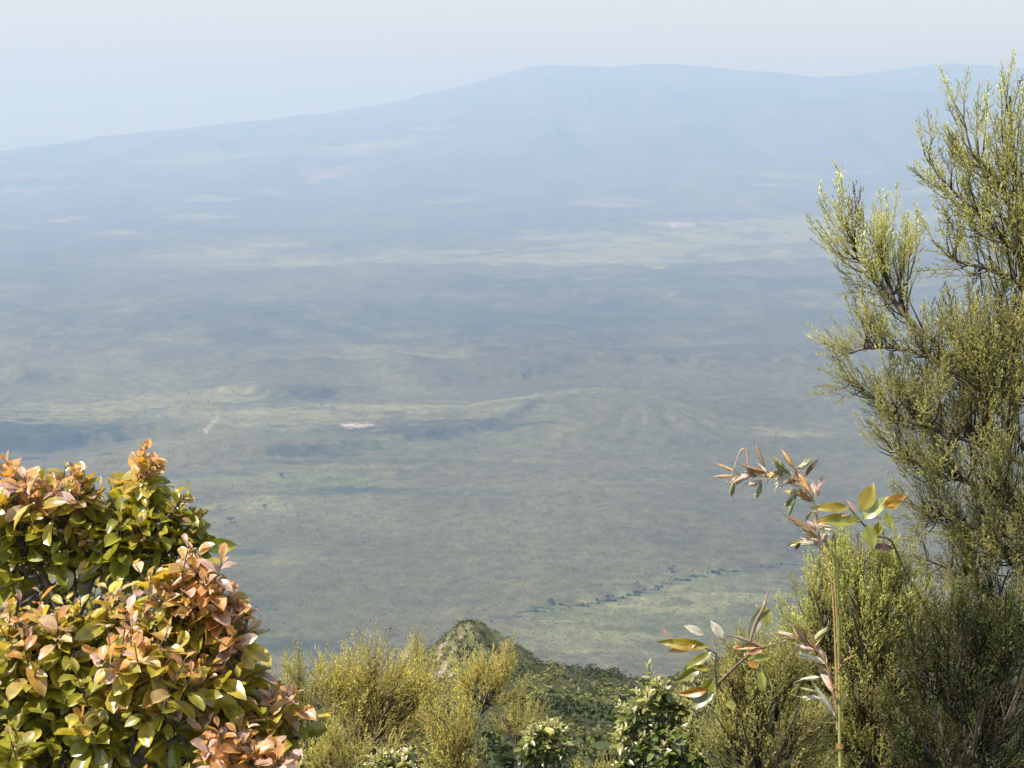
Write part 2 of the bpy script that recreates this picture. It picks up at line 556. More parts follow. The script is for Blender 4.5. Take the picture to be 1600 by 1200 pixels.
kx = (KX + kx0).ravel(); ky = (KY + ky0).ravel()
kz = knoll_h(kx, ky)
gz = height(kx, ky)
edge = smooth(0.8, 1.0, np.maximum(np.abs(KX / 22), np.abs(KY / 26)).ravel())
kz = np.maximum(kz, gz - 3) * (1 - edge) + (gz - 3.0) * edge
i2 = np.arange(nk - 1)[:, None]; j2 = np.arange(nk - 1)[None]
KQ = np.stack([i2 * nk + j2, i2 * nk + j2 + 1, (i2 + 1) * nk + j2 + 1, (i2 + 1) * nk + j2], -1).reshape(-1, 4)
n1 = fbm(kx / 2.2, ky / 2.2, 105); n2 = fbm(kx / 1.1 + 5, ky / 1.6, 107, 3)
kc = np.array([0.098, 0.098, 0.042])[None] * (0.55 + 0.9 * n1)[:, None]
bare = smooth(0.64, 0.76, n2) * smooth(0.5, 3.0, np.hypot(kx - kx0, ky - ky0))
kc = kc * (1 - 0.7 * bare[:, None]) + np.array([0.30, 0.22, 0.18]) * 0.7 * bare[:, None]
knoll = mesh_np('knoll', np.stack([kx, ky, kz], -1), KQ, M_NEAR, None, kc, True)
knoll['kind'] = 'structure'
knoll['label'] = 'conical grassy knoll on the rim below the viewpoint'

# ------------------------------------------------------------------ haze
lo, hi, half = float(GZ.min()) - 1.0, float(GZ.max()) + 40.0, 61000.0
hv = np.array([[sx * half, sy * half, z] for z in (lo, hi) for sx, sy in ((-1, -1), (1, -1), (1, 1), (-1, 1))])
hq = np.array([[3, 2, 1, 0], [4, 5, 6, 7], [0, 1, 5, 4], [1, 2, 6, 5], [2, 3, 7, 6], [3, 0, 4, 7]])
hm, hnt, hout = new_mat('haze_air')
pv = hnt.nodes.new('ShaderNodeVolumePrincipled')
pv.inputs['Color'].default_value = HAZE_COLOR
pv.inputs['Density'].default_value = HAZE_DENSITY
pv.inputs['Density Attribute'].default_value = ''
pv.inputs['Temperature Attribute'].default_value = ''
pv.inputs['Absorption Color'].default_value = (0.56, 0.413, 0.044, 1)
pv.inputs['Anisotropy'].default_value = 0.1
hnt.links.new(pv.outputs[0], hout.inputs['Volume'])
haze = mesh_np('haze', hv, hq, hm)
haze['kind'] = 'stuff'
haze['label'] = 'pale blue haze filling the valley air'

# ------------------------------------------------------------------ scrub on the plain (nobody could count it)
OCT_V = np.array([[1, 0, .45], [.3, .95, .35], [-.8, .6, .4], [-.8, -.6, .5], [.3, -.95, .4], [0, 0, 1.0], [.55, .2, .85], [-.4, .3, .9]])
OCT_T = np.array([[0, 1, 6], [1, 7, 6], [1, 2, 7], [2, 3, 7], [3, 5, 7], [6, 7, 5], [3, 4, 5], [4, 0, 5], [0, 6, 5]])


def scatter_scrub(n, dmin, dmax, amax, smin, smax, cA, cB, dens_seed, thresh, hscale=0.8):
    d = np.sqrt(rng.uniform(0, 1, n) * (dmax ** 2 - dmin ** 2) + dmin ** 2) if dmax / dmin < 2.2 else np.exp(rng.uniform(math.log(dmin), math.log(dmax), n))
    a = rng.uniform(-amax, amax, n)
    x = d * np.sin(a); y = d * np.cos(a)
    dn = fbm(x / 120, y / 160, dens_seed, 4)
    keep = dn + rng.uniform(-.2, .2, n) > thresh
    x, y, d = x[keep], y[keep], d[keep]
    z = height(x, y)
    k = len(x)
    s = rng.uniform(smin, smax, k) * (0.6 + 0.8 * rng.uniform(0, 1, k) ** 2)
    th = rng.uniform(0, 6.283, k)
    c, sn = np.cos(th), np.sin(th)
    base = OCT_V[None] * (1 + rng.uniform(-.25, .25, (k, len(OCT_V), 3)))
    V = np.empty_like(base)
    V[..., 0] = (base[..., 0] * c[:, None] - base[..., 1] * sn[:, None]) * s[:, None] + x[:, None]
    V[..., 1] = (base[..., 0] * sn[:, None] + base[..., 1] * c[:, None]) * s[:, None] + y[:, None]
    V[..., 2] = (base[..., 2] - 0.35) * s[:, None] * hscale * 1.4 + z[:, None]
    T = (OCT_T[None] + (np.arange(k) * len(OCT_V))[:, None, None]).reshape(-1, 3)
    m = rng.uniform(0, 1, (k, 1))
    colr = (cA * (1 - m) + cB * m) * rng.uniform(0.7, 1.3, (k, 1))
    return V.reshape(-1, 3), T, np.repeat(colr, len(OCT_V), 0)


acc = Acc()
cA = np.array([0.060, 0.070, 0.033]); cB = np.array([0.10, 0.10, 0.046])
V, T, C = scatter_scrub(42000, 1330, 2700, math.radians(23), 0.7, 1.7, cA, cB, 111, 0.40); acc.add(V, T, C=C)
V, T, C = scatter_scrub(20000, 2700, 5200, math.radians(23), 1.2, 2.8, cA, cB * 0.9, 113, 0.45); acc.add(V, T, C=C)
gl0 = np.array([(800, 966), (836, 957), (872, 951), (925, 946), (972, 937), (1015, 924), (1062, 911), (1098, 902), (1155, 894), (1225, 885), (1280, 879)])
for _ in range(520):
    f = rng.uniform(0, len(gl0) - 1)
    p = hit(np.interp(f, np.arange(len(gl0)), gl0[:, 0]), np.interp(f, np.arange(len(gl0)), gl0[:, 1]) + rng.normal() * 1.3)
    s_ = rng.uniform(.8, 1.9)
    base_ = OCT_V * (1 + rng.uniform(-.3, .3, OCT_V.shape)) * s_ + np.array([p[0], p[1], float(height(p[0], p[1])) - .3 * s_])
    acc.add(base_, OCT_T, C=np.array([0.045, 0.058, 0.03]) * rng.uniform(.75, 1.3))
o = acc.build('scrub', M_SCRUB)
o['kind'] = 'stuff'; o['label'] = 'low grey green scrub dotted over the plain'

# ------------------------------------------------------------------ leafy clumps on the rim slope (one mass)
def clump(n, leaf):
    """unit bush of small leaf-sized faces, about radius 1"""
    dirs = nrm(rng.normal(size=(n, 3))); dirs[:, 2] = np.abs(dirs[:, 2]) * 0.9
    lump = 0.75 + 0.35 * np.sin(dirs[:, 0] * 5 + rng.uniform(0, 6)) * np.sin(dirs[:, 1] * 5 + rng.uniform(0, 6))
    c = dirs * (lump * rng.uniform(0.55, 1.05, n) ** 0.5)[:, None]
    M = frame_from(nrm(dirs + rng.normal(size=(n, 3)) * 0.6))
    q = np.array([[-.55, -.1, 0], [0, -1, .1], [.55, .1, 0], [0, 1.0, .1]]) * leaf
    V = np.einsum('kij,vj->kvi', M, q) * rng.uniform(.6, 1.3, (n, 1, 1)) + c[:, None]
    T = np.array([[0, 1, 2], [0, 2, 3]])
    T = (T[None] + (np.arange(n) * 4)[:, None, None]).reshape(-1, 3)
    return V.reshape(-1, 3), T


CL_FINE = [clump(85, 0.13) for _ in range(4)]
CL_MED = [clump(60, 0.2) for _ in range(4)]


def put_clumps(acc, lib, x, y, z, s, col, squash=0.8):
    k = len(x)
    which = rng.integers(0, len(lib), k)
    for w_, (V, T) in enumerate(lib):
        idx = np.where(which == w_)[0]
        if not len(idx): continue
        th = rng.uniform(0, 6.283, len(idx)); c, sn = np.cos(th), np.sin(th)
        W = np.empty((len(idx), len(V), 3))
        sx = s[idx][:, None]
        W[..., 0] = (V[:, 0] * c[:, None] - V[:, 1] * sn[:, None]) * sx + x[idx][:, None]
        W[..., 1] = (V[:, 0] * sn[:, None] + V[:, 1] * c[:, None]) * sx + y[idx][:, None]
        W[..., 2] = V[:, 2] * sx * squash + z[idx][:, None]
        TT = (T[None] + (np.arange(len(idx)) * len(V))[:, None, None]).reshape(-1, 3)
        cc = np.repeat(col[idx], len(V), 0) * rng.uniform(0.75, 1.25, (len(idx) * len(V) // 4, 1)).repeat(4, 0)
        acc.add(W.reshape(-1, 3), TT, C=cc)


acc = Acc()
for n, d0, d1, s0, s1, lib in ((420, 16, 45, .35, .8, CL_FINE), (1080, 45, 115, .45, 1.15, CL_FINE), (950, 115, 200, .6, 1.5, CL_FINE), (400, 200, 420, .9, 1.9, CL_MED)):
    d = np.sqrt(rng.uniform(d0 ** 2, d1 ** 2, n)); a = rng.uniform(math.radians(-9), math.radians(14), n)
    x, y = d * np.sin(a), d * np.cos(a)
    kn = np.hypot((x - kx0) / 14, (y - ky0) / 16) > 1
    x, y, d = x[kn], y[kn], d[kn]
    z = height(x, y) - 0.1
    s = s0 + (s1 * 1.35 - s0) * rng.uniform(0, 1, len(x)) ** 2.2
    m = smooth(0.46, 0.66, fbm(x / 11, y / 17, 121, 5))[:, None]
    col = np.array([0.05, 0.062, 0.027]) * (1 - m) + np.array([0.15, 0.145, 0.05]) * m
    put_clumps(acc, lib, x, y, z, s, col * rng.uniform(.7, 1.3, (len(x), 1)))
o = acc.build('slope_scrub', M_SCRUB)
o['kind'] = 'stuff'; o['label'] = 'dark green shrubby growth covering the rim slope below'

# tufts on the knoll
acc = Acc()
n = 4800
x = kx0 + rng.uniform(-17, 17, n); y = ky0 + rng.uniform(-18, 14, n)
z = np.maximum(knoll_h(x, y), height(x, y) - 3)
pt = fbm(x / 3, y / 3, 131)
keep = pt + rng.uniform(-.15, .15, n) > 0.36
x, y, z = x[keep], y[keep], z[keep]
m = rng.uniform(0, 1, (len(x), 1))
col = np.array([0.042, 0.05, 0.022]) * (1 - m) + np.array([0.19, 0.17, 0.07]) * m
put_clumps(acc, [clump(22, 0.32) for _ in range(3)], x, y, z - 0.05, 0.14 + 0.5 * rng.uniform(0, 1, len(x)) ** 1.8, col)
o = acc.build('grass_tufts', M_SCRUB)
o['kind'] = 'stuff'; o['label'] = 'tussocks and low shrubs covering the conical knoll'

# ------------------------------------------------------------------ trees on the plain
M_TREE = leaf_material('tree_foliage', 'attr', 0.7, 0.2, 0.2, scale=1.2, mottle=0.2)


def far_tree(loc, s, label, group=None, low=False):
    t = thing('tree', label, 'tree', loc, group)
    trunk_h = s * (0.25 if low else 0.4)
    pts = [np.array(loc) + np.array([0, 0, -0.5]), np.array(loc) + np.array([s * .04, 0, trunk_h]), np.array(loc) + np.array([s * .1, s * .05, s * 0.9])]
    V, Q = tube(spline(pts, 5), np.linspace(s * .05, s * .015, 5), 5)
    a = Acc(); a.add(V, Q=Q)
    for k in range(3):
        e = np.array(loc) + np.array([*(rng.normal(size=2) * s * .35), s * rng.uniform(.7, 1.0)])
        V, Q = tube(spline([pts[1], (pts[1] + e) / 2 + [0, 0, -.05 * s], e], 4), np.linspace(s * .03, s * .01, 4), 4); a.add(V, Q=Q)
    a.build('trunk', M_BARK, t)
    a = Acc()
    k = 7
    x = loc[0] + rng.normal(size=k) * s * .26; y = loc[1] + rng.normal(size=k) * s * .26
    z = loc[2] + trunk_h + rng.uniform(0, .45, k) * s * (0.6 if low else 1)
    col = np.array([[0.05, 0.066, 0.032]]) * rng.uniform(.7, 1.4, (k, 1))
    put_clumps(a, [clump(110, 0.16) for _ in range(2)], x, y, z, rng.uniform(.28, .45, k) * s, col)
    a.build('crown', M_TREE, t)
    return t


def on_plain(px, py):
    p = hit(px, py)
    s = 1.0
    return (p[0], p[1], float(height(p[0], p[1])))


for px, py, s, lab in ((949, 943, 10, 'largest round dark tree in the line along the gully'),
                       (861, 948, 8.5, 'broad dark tree near the lower left end of the gully line'),
                       (1050, 897, 9, 'lone dark tree standing just above the gully line'),
                       (361, 820, 10, 'isolated dark tree on the plain beside the red leaved shrub'),
                       (415, 797, 6, 'small dark tree to the right of the isolated tree on the plain'),
                       (439, 748, 8, 'small dark tree beside the green strip on the valley floor'),
                       (836, 958, 6, 'lowest leftmost small dark tree of the gully line')):
    far_tree(on_plain(px, py), s, lab)
gl = np.array([(872, 951), (900, 949), (925, 946), (958, 941), (972, 937), (985, 933), (1000, 929), (1015, 924), (1030, 920), (1045, 916), (1062, 911), (1080, 906), (1098, 902),
               (1115, 899), (1135, 897), (1155, 894), (1175, 892), (1200, 889), (1225, 885)])
gt = np.sort(rng.uniform(0, len(gl) - 1, 60))
for f in gt:
    px = np.interp(f, np.arange(len(gl)), gl[:, 0]); py = np.interp(f, np.arange(len(gl)), gl[:, 1])
    far_tree(on_plain(px, py + rng.uniform(-2.0, 2.0)), rng.uniform(2.4, 4.6), 'low dark tree in the thin line along the gully', 'trees along the gully', True)

# ------------------------------------------------------------------ heath shrubs
def plume_template(shoots, leaves, seed, spike=0.35):
    """a feathery upright shoot of unit length along z: thin axis, side shoots, tiny leaves"""
    r = np.random.default_rng(seed)
    V = []; T = []; C = []; n = 0

    def addtri(p, c):
        nonlocal n
        V.extend(p); T.append((n, n + 1, n + 2)); C.extend([c] * 3); n += 3

    def leafy(pts, cnt, ln, tip):
        nonlocal n
        m = len(pts)
        for k in range(cnt):
            f = (k + 0.7) / cnt * (m - 1)
            i = min(int(f), m - 2); g = f - i
            p = pts[i] * (1 - g) + pts[i + 1] * g
            ax = nrm(pts[i + 1] - pts[i])
            o_ = nrm(np.cross(ax, r.normal(size=3)))
            d = nrm(ax * 0.75 + o_ * 0.75)
            s = np.cross(d, o_) * ln * 0.40
            q = p + d * ln * r.uniform(.75, 1.2)
            addtri([p - s, p + s, q], tip)

    def blade(pts, w, c):
        nonlocal n
        for i in range(len(pts) - 1):
            s = nrm(np.cross(pts[i + 1] - pts[i], r.normal(size=3))) * w * 1.4
            V.extend([pts[i] + s, pts[i] - s, pts[i + 1] - s, pts[i + 1] + s]); C.extend([c] * 4)
            T.append((n, n + 1, n + 2)); T.append((n, n + 2, n + 3)); n += 4

    def rod(pts, w, c):
        nonlocal n
        for i in range(len(pts) - 1):
            ax = nrm(pts[i + 1] - pts[i]); s = nrm(np.cross(ax, r.normal(size=3))) * w
            b = np.cross(ax, s)
            a0, a1 = pts[i], pts[i + 1]
            base = n
            V.extend([a0 + s, a0 - s * .5 + b * .87, a0 - s * .5 - b * .87, a1 + s * .7, a1 - s * .35 + b * .6, a1 - s * .35 - b * .6])
            C.extend([c] * 6)
            for j in range(3):
                k2 = (j + 1) % 3
                T.append((base + j, base + k2, base + 3 + k2)); T.append((base + j, base + 3 + k2, base + 3 + j))
            n += 6

    bend = r.normal(size=2) * 0.05
    zz = np.linspace(0, 1, 6)
    axis = np.stack([bend[0] * np.sin(zz * 3), bend[1] * np.sin(zz * 2.5), zz], -1)
    rod(axis[[0, 2, 4, 5]], 0.009, 0.0)
    leafy(axis[3:], int(leaves * 1.6), 0.05, 1.0)
    leafy(axis[:4], int(leaves * 1.0), 0.045, 0.5)
    for k in range(shoots):
        t = 0.03 + 0.9 * (k + r.uniform(0, .6)) / shoots
        az = k * 2.4 + r.uniform(-.4, .4)
        p0 = np.array([np.interp(t, zz, axis[:, 0]), np.interp(t, zz, axis[:, 1]), t])
        ln = (0.05 + spike * (1 - t) ** 0.9) * r.uniform(.6, 1.15)
        o_ = np.array([math.cos(az), math.sin(az), 0])
        p1 = p0 + (o_ * 0.75 + ZUP * 0.55) * ln * 0.55
        p2 = p1 + (o_ * 0.3 + ZUP * 0.9) * ln * 0.55
        pts = np.array([p0, p1, p2])
        blade(pts, 0.005, 0.1)
        leafy(pts, max(4, int(leaves * (0.35 + ln * 2.2))), 0.048, 0.55 + 0.45 * t)
    return np.array(V), np.array(T), np.array(C)


PL_NEAR = [plume_template(13, 9, s) for s in range(5)]
PL_FAR = [plume_template(9, 6, 50 + s, 0.4) for s in range(4)]


def curve_branch(p0, p1, up, m=6, wob=0.05):
    p0 = np.asarray(p0, float); p1 = np.asarray(p1, float)
    L = np.linalg.norm(p1 - p0)
    mid = (p0 + p1) / 2 - ZUP * up * L + rng.normal(size=3) * wob * L
    return spline([p0, mid, p1], m)


def heath(name, label, base, limbs, clusters, lib, plume=0.22, tint=((0.085, 0.10, 0.03), (0.26, 0.26, 0.06)), twig=(0.09, 0.06, 0.04),
          trunk_r=0.03, group=None, sub=3, up=0.18, brown=0.12, cat='shrub', twig_len=(0.22, 0.45)):
    """limbs: list of polylines of world points (each becomes a branch part carrying its own foliage);
    clusters: (centre, radii(3), count, limb index, plume scale, tone)"""
    t = thing(name, label, cat, base, group)
    tA, tB = np.array(tint[0]), np.array(tint[1])
    LP = []; BR = []
    for k, pts in enumerate(limbs):
        L = spline(pts, 26)
        LP.append(L)
        V, Q = tube(L, np.linspace(trunk_r * (1.0 if k == 0 else 0.72), trunk_r * 0.14, len(L)), 6)
        a = Acc(); a.add(V, Q=Q)
        BR.append(a.build('trunk' if k == 0 else 'branch', M_BARK, t))
    fol = {}
    for c, rad, cnt, li, ps, tone in clusters:
        A = fol.setdefault(li, (Acc(), []))
        L = LP[li]
        for _ in range(cnt):
            dirv = nrm(rng.normal(size=3)) * rng.uniform(0.25, 1.0) ** 0.6
            e = np.asarray(c) + dirv * np.asarray(rad)
            # start somewhere on the limb, below the end point if possible
            dist = np.linalg.norm(L - e, axis=1) + 0.8 * np.maximum(L[:, 2] - e[2] + 0.1, 0)
            j = int(np.argmin(dist)); j = max(0, j - int(rng.integers(0, 4)))
            br = curve_branch(L[j], e, up)
            blen = np.linalg.norm(e - L[j])
            V, Q = tube(br, np.linspace(trunk_r * .2, 0.0016, len(br)), 4)
            A[0].add(V, Q=Q, C=np.array(twig) * rng.uniform(.6, 1.5))
            # feathery shoots along the outer part
            btone = rng.normal() * .16
            npl = sub + int(min(4, blen / (plume * 0.75)))
            for q in range(npl):
                f = 1.0 if q == 0 else rng.uniform(0.35, 0.98)
                fi = f * (len(br) - 1); i0 = min(int(fi), len(br) - 2); g = fi - i0
                p = br[i0] * (1 - g) + br[i0 + 1] * g
                tan = nrm(br[i0 + 1] - br[i0])
                axis = nrm(tan * (1.0 if q == 0 else 0.8) + ZUP * (0.42 if q == 0 else 0.52) + rng.normal(size=3) * (0.12 if q == 0 else 0.42))
                s = plume * ps * rng.uniform(.6, 1.15) * (1.1 if q == 0 else 0.8)
                A[1].append((p, axis, s, tone + btone + rng.normal() * .12, rng.uniform() < brown))
    for li, (a, pl) in fol.items():
        if pl:
            pos = np.array([p[0] for p in pl]); ax = np.array([p[1] for p in pl]); sc = np.array([p[2] for p in pl])
            tone = np.clip(np.array([p[3] for p in pl]), 0, 1); br = np.array([p[4] for p in pl])
            M = frame_from(ax) * sc[:, None, None]
            which = rng.integers(0, len(lib), len(pl))
            for w_, (V, T, C) in enumerate(lib):
                idx = np.where(which == w_)[0]
                if not len(idx): continue
                W = np.einsum('kij,vj->kvi', M[idx], V) + pos[idx][:, None]
                TT = (T[None] + (np.arange(len(idx)) * len(V))[:, None, None]).reshape(-1, 3)
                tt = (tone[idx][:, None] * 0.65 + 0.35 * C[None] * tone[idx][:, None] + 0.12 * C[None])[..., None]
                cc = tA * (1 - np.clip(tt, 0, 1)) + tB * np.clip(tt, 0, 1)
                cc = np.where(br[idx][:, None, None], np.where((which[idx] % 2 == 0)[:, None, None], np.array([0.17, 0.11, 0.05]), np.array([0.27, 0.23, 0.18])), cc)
                wood = (C < 0.2)[None, :, None]
                cc = np.where(wood, np.array([0.36, 0.28, 0.14]) * (max(tint[1]) / .78) ** 1.5, cc)
                cc = cc * rng.uniform(.8, 1.2, (len(idx), 1, 1))
                a.add(W.reshape(-1, 3), TT, C=cc.reshape(-1, 3))
        o = a.build('foliage', M_HEATH, BR[li])
        o['kind'] = 'stuff'
    return t


def gz_at(p):
    return np.array([p[0], p[1], float(height(p[0], p[1]))])


def PP(lst, d):
    out = []
    for q in lst:
        out.append(P(q[0], q[1], q[2] if len(q) > 2 else d))
    return out


def CLU(lst, d, extra_depth=1.0, drop=0):
    """(px, py, rx_px, ry_px, count, limb, plume scale, tone[, depth])"""
    out = []
    for q in lst:
        dd = q[8] if len(q) > 8 else d
        rx, ry = q[2] * dd / F, q[3] * dd / F
        out.append((P(q[0], q[1] + drop, dd), (rx, max(rx, ry) * extra_depth, ry), q[4], q[5], q[6], q[7]))
    return out


# tall heath at the right edge
D = 4.1
base = gz_at(P(1700, 1190, D))
limbs = [
    [base, P(1690, 1000, D), P(1655, 700, D), P(1605, 480, D), P(1597, 330, D), P(1582, 230, D), P(1577, 150, D)],
    [P(1597, 345, D), P(1560, 250, D), P(1522, 210, D), P(1508, 165, D)],
    [P(1598, 370, D), P(1540, 310, D), P(1490, 265, D), P(1455, 225, D)],
    [P(1600, 410, D), P(1540, 385, D), P(1490, 372, D), P(1462, 345, D)],
    [P(1665, 760, D), P(1560, 610, D), P(1470, 510, D), P(1415, 460, D), P(1385, 405, D), P(1373, 350, D)],
    [P(1415, 460, D), P(1365, 395, D), P(1342, 370, D), P(1328, 330, D)],
    [P(1500, 545, D), P(1430, 505, D), P(1360, 500, D), P(1300, 515, D)],
    [P(1600, 680, D), P(1500, 640, D), P(1410, 610, D), P(1345, 560, D), P(1318, 548, D)],
    [P(1650, 790, D), P(1540, 720, D), P(1450, 690, D), P(1380, 640, D)],
    [P(1680, 960, D), P(1600, 850, D), P(1520, 780, D), P(1445, 750, D)],
    [P(1690, 1030, D), P(1610, 930, D), P(1530, 870, D), P(1450, 830, D)],
    [P(1640, 620, D), P(1600, 560, D), P(1560, 500, D), P(1530, 465, D)],
]
limbs = [limbs[0]] + [[q - UPV * ((34 if k < 5 else 44) * D / F) for q in l] for k, l in enumerate(limbs[1:])]
THIN = 0.66
cl = CLU([
    (1575, 110, 14, 30, 5, 0, .8, .62), (1585, 200, 38, 45, 16, 0, .9, .7), (1570, 290, 55, 55, 30, 0, 1.0, .62),
    (1507, 125, 14, 26, 5, 1, .75, .6), (1520, 200, 35, 45, 18, 1, .9, .72), (1540, 260, 50, 45, 22, 1, 1.0, .66),
    (1452, 195, 16, 26, 6, 2, .8, .65), (1485, 260, 36, 40, 16, 2, .9, .68), (1520, 310, 45, 30, 16, 2, 1, .6),
    (1480, 350, 30, 22, 10, 3, .8, .55), (1520, 375, 45, 25, 14, 3, .8, .5), (1570, 390, 35, 30, 9, 3, .8, .5),
    (1380, 340, 26, 40, 14, 4, .9, .66), (1415, 350, 18, 38, 10, 4, .9, .62), (1400, 410, 32, 40, 18, 4, .9, .72),
    (1325, 310, 18, 34, 9, 5, .9, .62), (1345, 365, 30, 38, 16, 5, .9, .72), (1370, 410, 32, 32, 16, 5, .9, .76), (1306, 345, 8, 20, 4, 5, .8, .6),
    (1320, 515, 26, 12, 8, 6, .7, .5), (1370, 495, 36, 22, 16, 6, .7, .5), (1430, 500, 40, 25, 14, 6, .8, .5), (1350, 470, 20, 16, 8, 6, .7, .55),
    (1335, 570, 22, 22, 9, 7, .7, .34), (1390, 600, 40, 34, 22, 7, .8, .34), (1460, 600, 60, 50, 36, 7, .9, .34), (1550, 590, 60, 60, 40, 7, 1, .34),  # low tones of the lower interior put canopy shade into the colour
    (1390, 650, 26, 30, 14, 8, .7, .28), (1450, 680, 60, 40, 34, 8, .8, .22), (1540, 690, 70, 45, 40, 8, .9, .22),
    (1500, 490, 55, 40, 26, 4, .9, .28), (1570, 480, 45, 50, 26, 11, 1, .34), (1560, 540, 60, 40, 26, 11, 1, .36), (1500, 550, 60, 30, 24, 11, .9, .34),
    (1620, 300, 40, 130, 26, 0, 1, .6), (1640, 560, 50, 120, 26, 0, 1, .34),
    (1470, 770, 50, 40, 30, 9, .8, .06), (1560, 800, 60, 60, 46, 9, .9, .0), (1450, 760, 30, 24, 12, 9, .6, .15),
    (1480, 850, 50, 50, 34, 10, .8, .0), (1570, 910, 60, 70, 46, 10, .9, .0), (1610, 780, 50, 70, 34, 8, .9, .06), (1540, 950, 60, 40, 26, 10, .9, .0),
], D, 0.9, 34)
cl = [(c[0], c[1], max(3, int(c[2] * (THIN if c[3] < 6 else 1.0))), *c[3:]) for c in cl]
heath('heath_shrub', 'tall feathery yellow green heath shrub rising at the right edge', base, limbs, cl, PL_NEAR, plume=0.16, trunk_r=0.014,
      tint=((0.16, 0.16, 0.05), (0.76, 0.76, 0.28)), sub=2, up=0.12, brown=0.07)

# rounded olive heath behind the grass stalk
D = 3.7
base = gz_at(P(1360, 1100, D))
limbs = [[base, P(1360, 1200, D), P(1350, 1000, D), P(1345, 850, D)]] + \
        [[P(1358, 1180, D), P((1358 + x) / 2 + rng.uniform(-15, 15), (1120 + y) / 2 + 25, D), P(x, y, D + dz)] for x, y, dz in ((1270, 920, -.1), (1300, 865, .1), (1395, 855, .1), (1430, 900, 0), (1250, 1000, -.2), (1425, 1010, -.2), (1330, 950, -.3))]
cl = CLU([
    (1340, 860, 40, 26, 22, 0, .8, .75), (1345, 920, 60, 50, 30, 0, .9, .7), (1285, 905, 26, 34, 16, 1, .8, .75), (1265, 950, 30, 40, 20, 1, .8, .7), (1305, 870, 34, 30, 18, 2, .8, .78),
    (1390, 870, 30, 34, 18, 3, .8, .6), (1425, 920, 30, 50, 24, 4, .9, .32), (1250, 1010, 40, 45, 24, 5, .9, .62), (1420, 1010, 40, 60, 26, 6, .9, .35), (1330, 980, 60, 60, 36, 7, .9, .6),  # right side toned down, shade put into the foliage colour
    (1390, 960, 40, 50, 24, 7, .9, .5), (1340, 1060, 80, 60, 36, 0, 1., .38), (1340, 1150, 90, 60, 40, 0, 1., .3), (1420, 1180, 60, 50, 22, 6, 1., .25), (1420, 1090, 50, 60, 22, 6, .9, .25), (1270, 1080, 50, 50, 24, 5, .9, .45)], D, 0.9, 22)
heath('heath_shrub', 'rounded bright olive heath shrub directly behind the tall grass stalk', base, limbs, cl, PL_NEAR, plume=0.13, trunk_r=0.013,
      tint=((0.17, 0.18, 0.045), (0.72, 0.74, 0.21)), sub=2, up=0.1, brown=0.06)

# heath low in front of it, left of the stalk
D = 3.4
base = gz_at(P(1190, 1150, D))
limbs = [[base, P(1190, 1250, D), P(1180, 1120, D), P(1175, 1010, D)]] + \
        [[P(1190, 1240, D), P((1190 + x) / 2, (1200 + y) / 2 + 20, D), P(x, y, D + dz)] for x, y, dz in ((1135, 1050, 0), (1120, 1120, -.1), (1230, 1020, .1), (1250, 1100, -.1), (1160, 1130, -.25), (1230, 1150, -.25))]
cl = CLU([
    (1170, 1015, 34, 26, 18, 0, .8, .62), (1185, 1060, 50, 45, 26, 0, .9, .58), (1140, 1060, 26, 40, 18, 1, .8, .62), (1125, 1130, 26, 45, 18, 2, .8, .52), (1225, 1040, 34, 36, 20, 3, .8, .55),
    (1255, 1110, 36, 45, 20, 4, .9, .42), (1165, 1130, 50, 45, 26, 5, .8, .45), (1235, 1160, 50, 40, 24, 6, .8, .38), (1160, 1185, 60, 30, 22, 5, .8, .4), (1270, 1190, 40, 30, 16, 6, .8, .3)], D, 0.9, 20)
heath('heath_shrub', 'olive heath shrub low between the small white glinting shrub and the grass stalk', base, limbs, cl, PL_NEAR, plume=0.12, trunk_r=0.011,
      tint=((0.16, 0.16, 0.045), (0.72, 0.68, 0.22)), sub=2, up=0.1, brown=0.10)

# green heath in the lower right corner, shade put into its tint
D = 3.5
base = gz_at(P(1510, 1150, D))
limbs = [[base, P(1510, 1280, D), P(1505, 1120, D), P(1490, 980, D)]] + \
        [[P(1510, 1260, D), P((1510 + x) / 2, (1230 + y) / 2 + 20, D), P(x, y, D + dz)] for x, y, dz in ((1440, 1040, 0), (1560, 990, .1), (1590, 1080, -.1), (1430, 1140, -.15), (1530, 1110, -.25))]
cl = CLU([
    (1490, 985, 40, 40, 22, 0, .9, .34), (1500, 1050, 60, 60, 32, 0, 1, .3), (1445, 1050, 40, 50, 24, 1, .9, .3), (1560, 1000, 45, 50, 26, 2, .9, .28), (1595, 1080, 40, 60, 24, 3, .9, .25),
    (1430, 1140, 45, 50, 22, 4, .9, .28), (1530, 1120, 60, 60, 30, 5, .9, .25), (1480, 1180, 70, 40, 32, 4, .9, .2), (1580, 1180, 50, 50, 30, 3, .9, .2), (1520, 1240, 90, 40, 26, 5, 1, .2)], D, 0.9)
heath('heath_shrub', 'green heath shrub tinted dark for shade in the lower right corner', base, limbs, cl, PL_NEAR, plume=0.13, trunk_r=0.012,
      tint=((0.03, 0.038, 0.012), (0.19, 0.235, 0.05)), sub=2, up=0.1, brown=0.14)


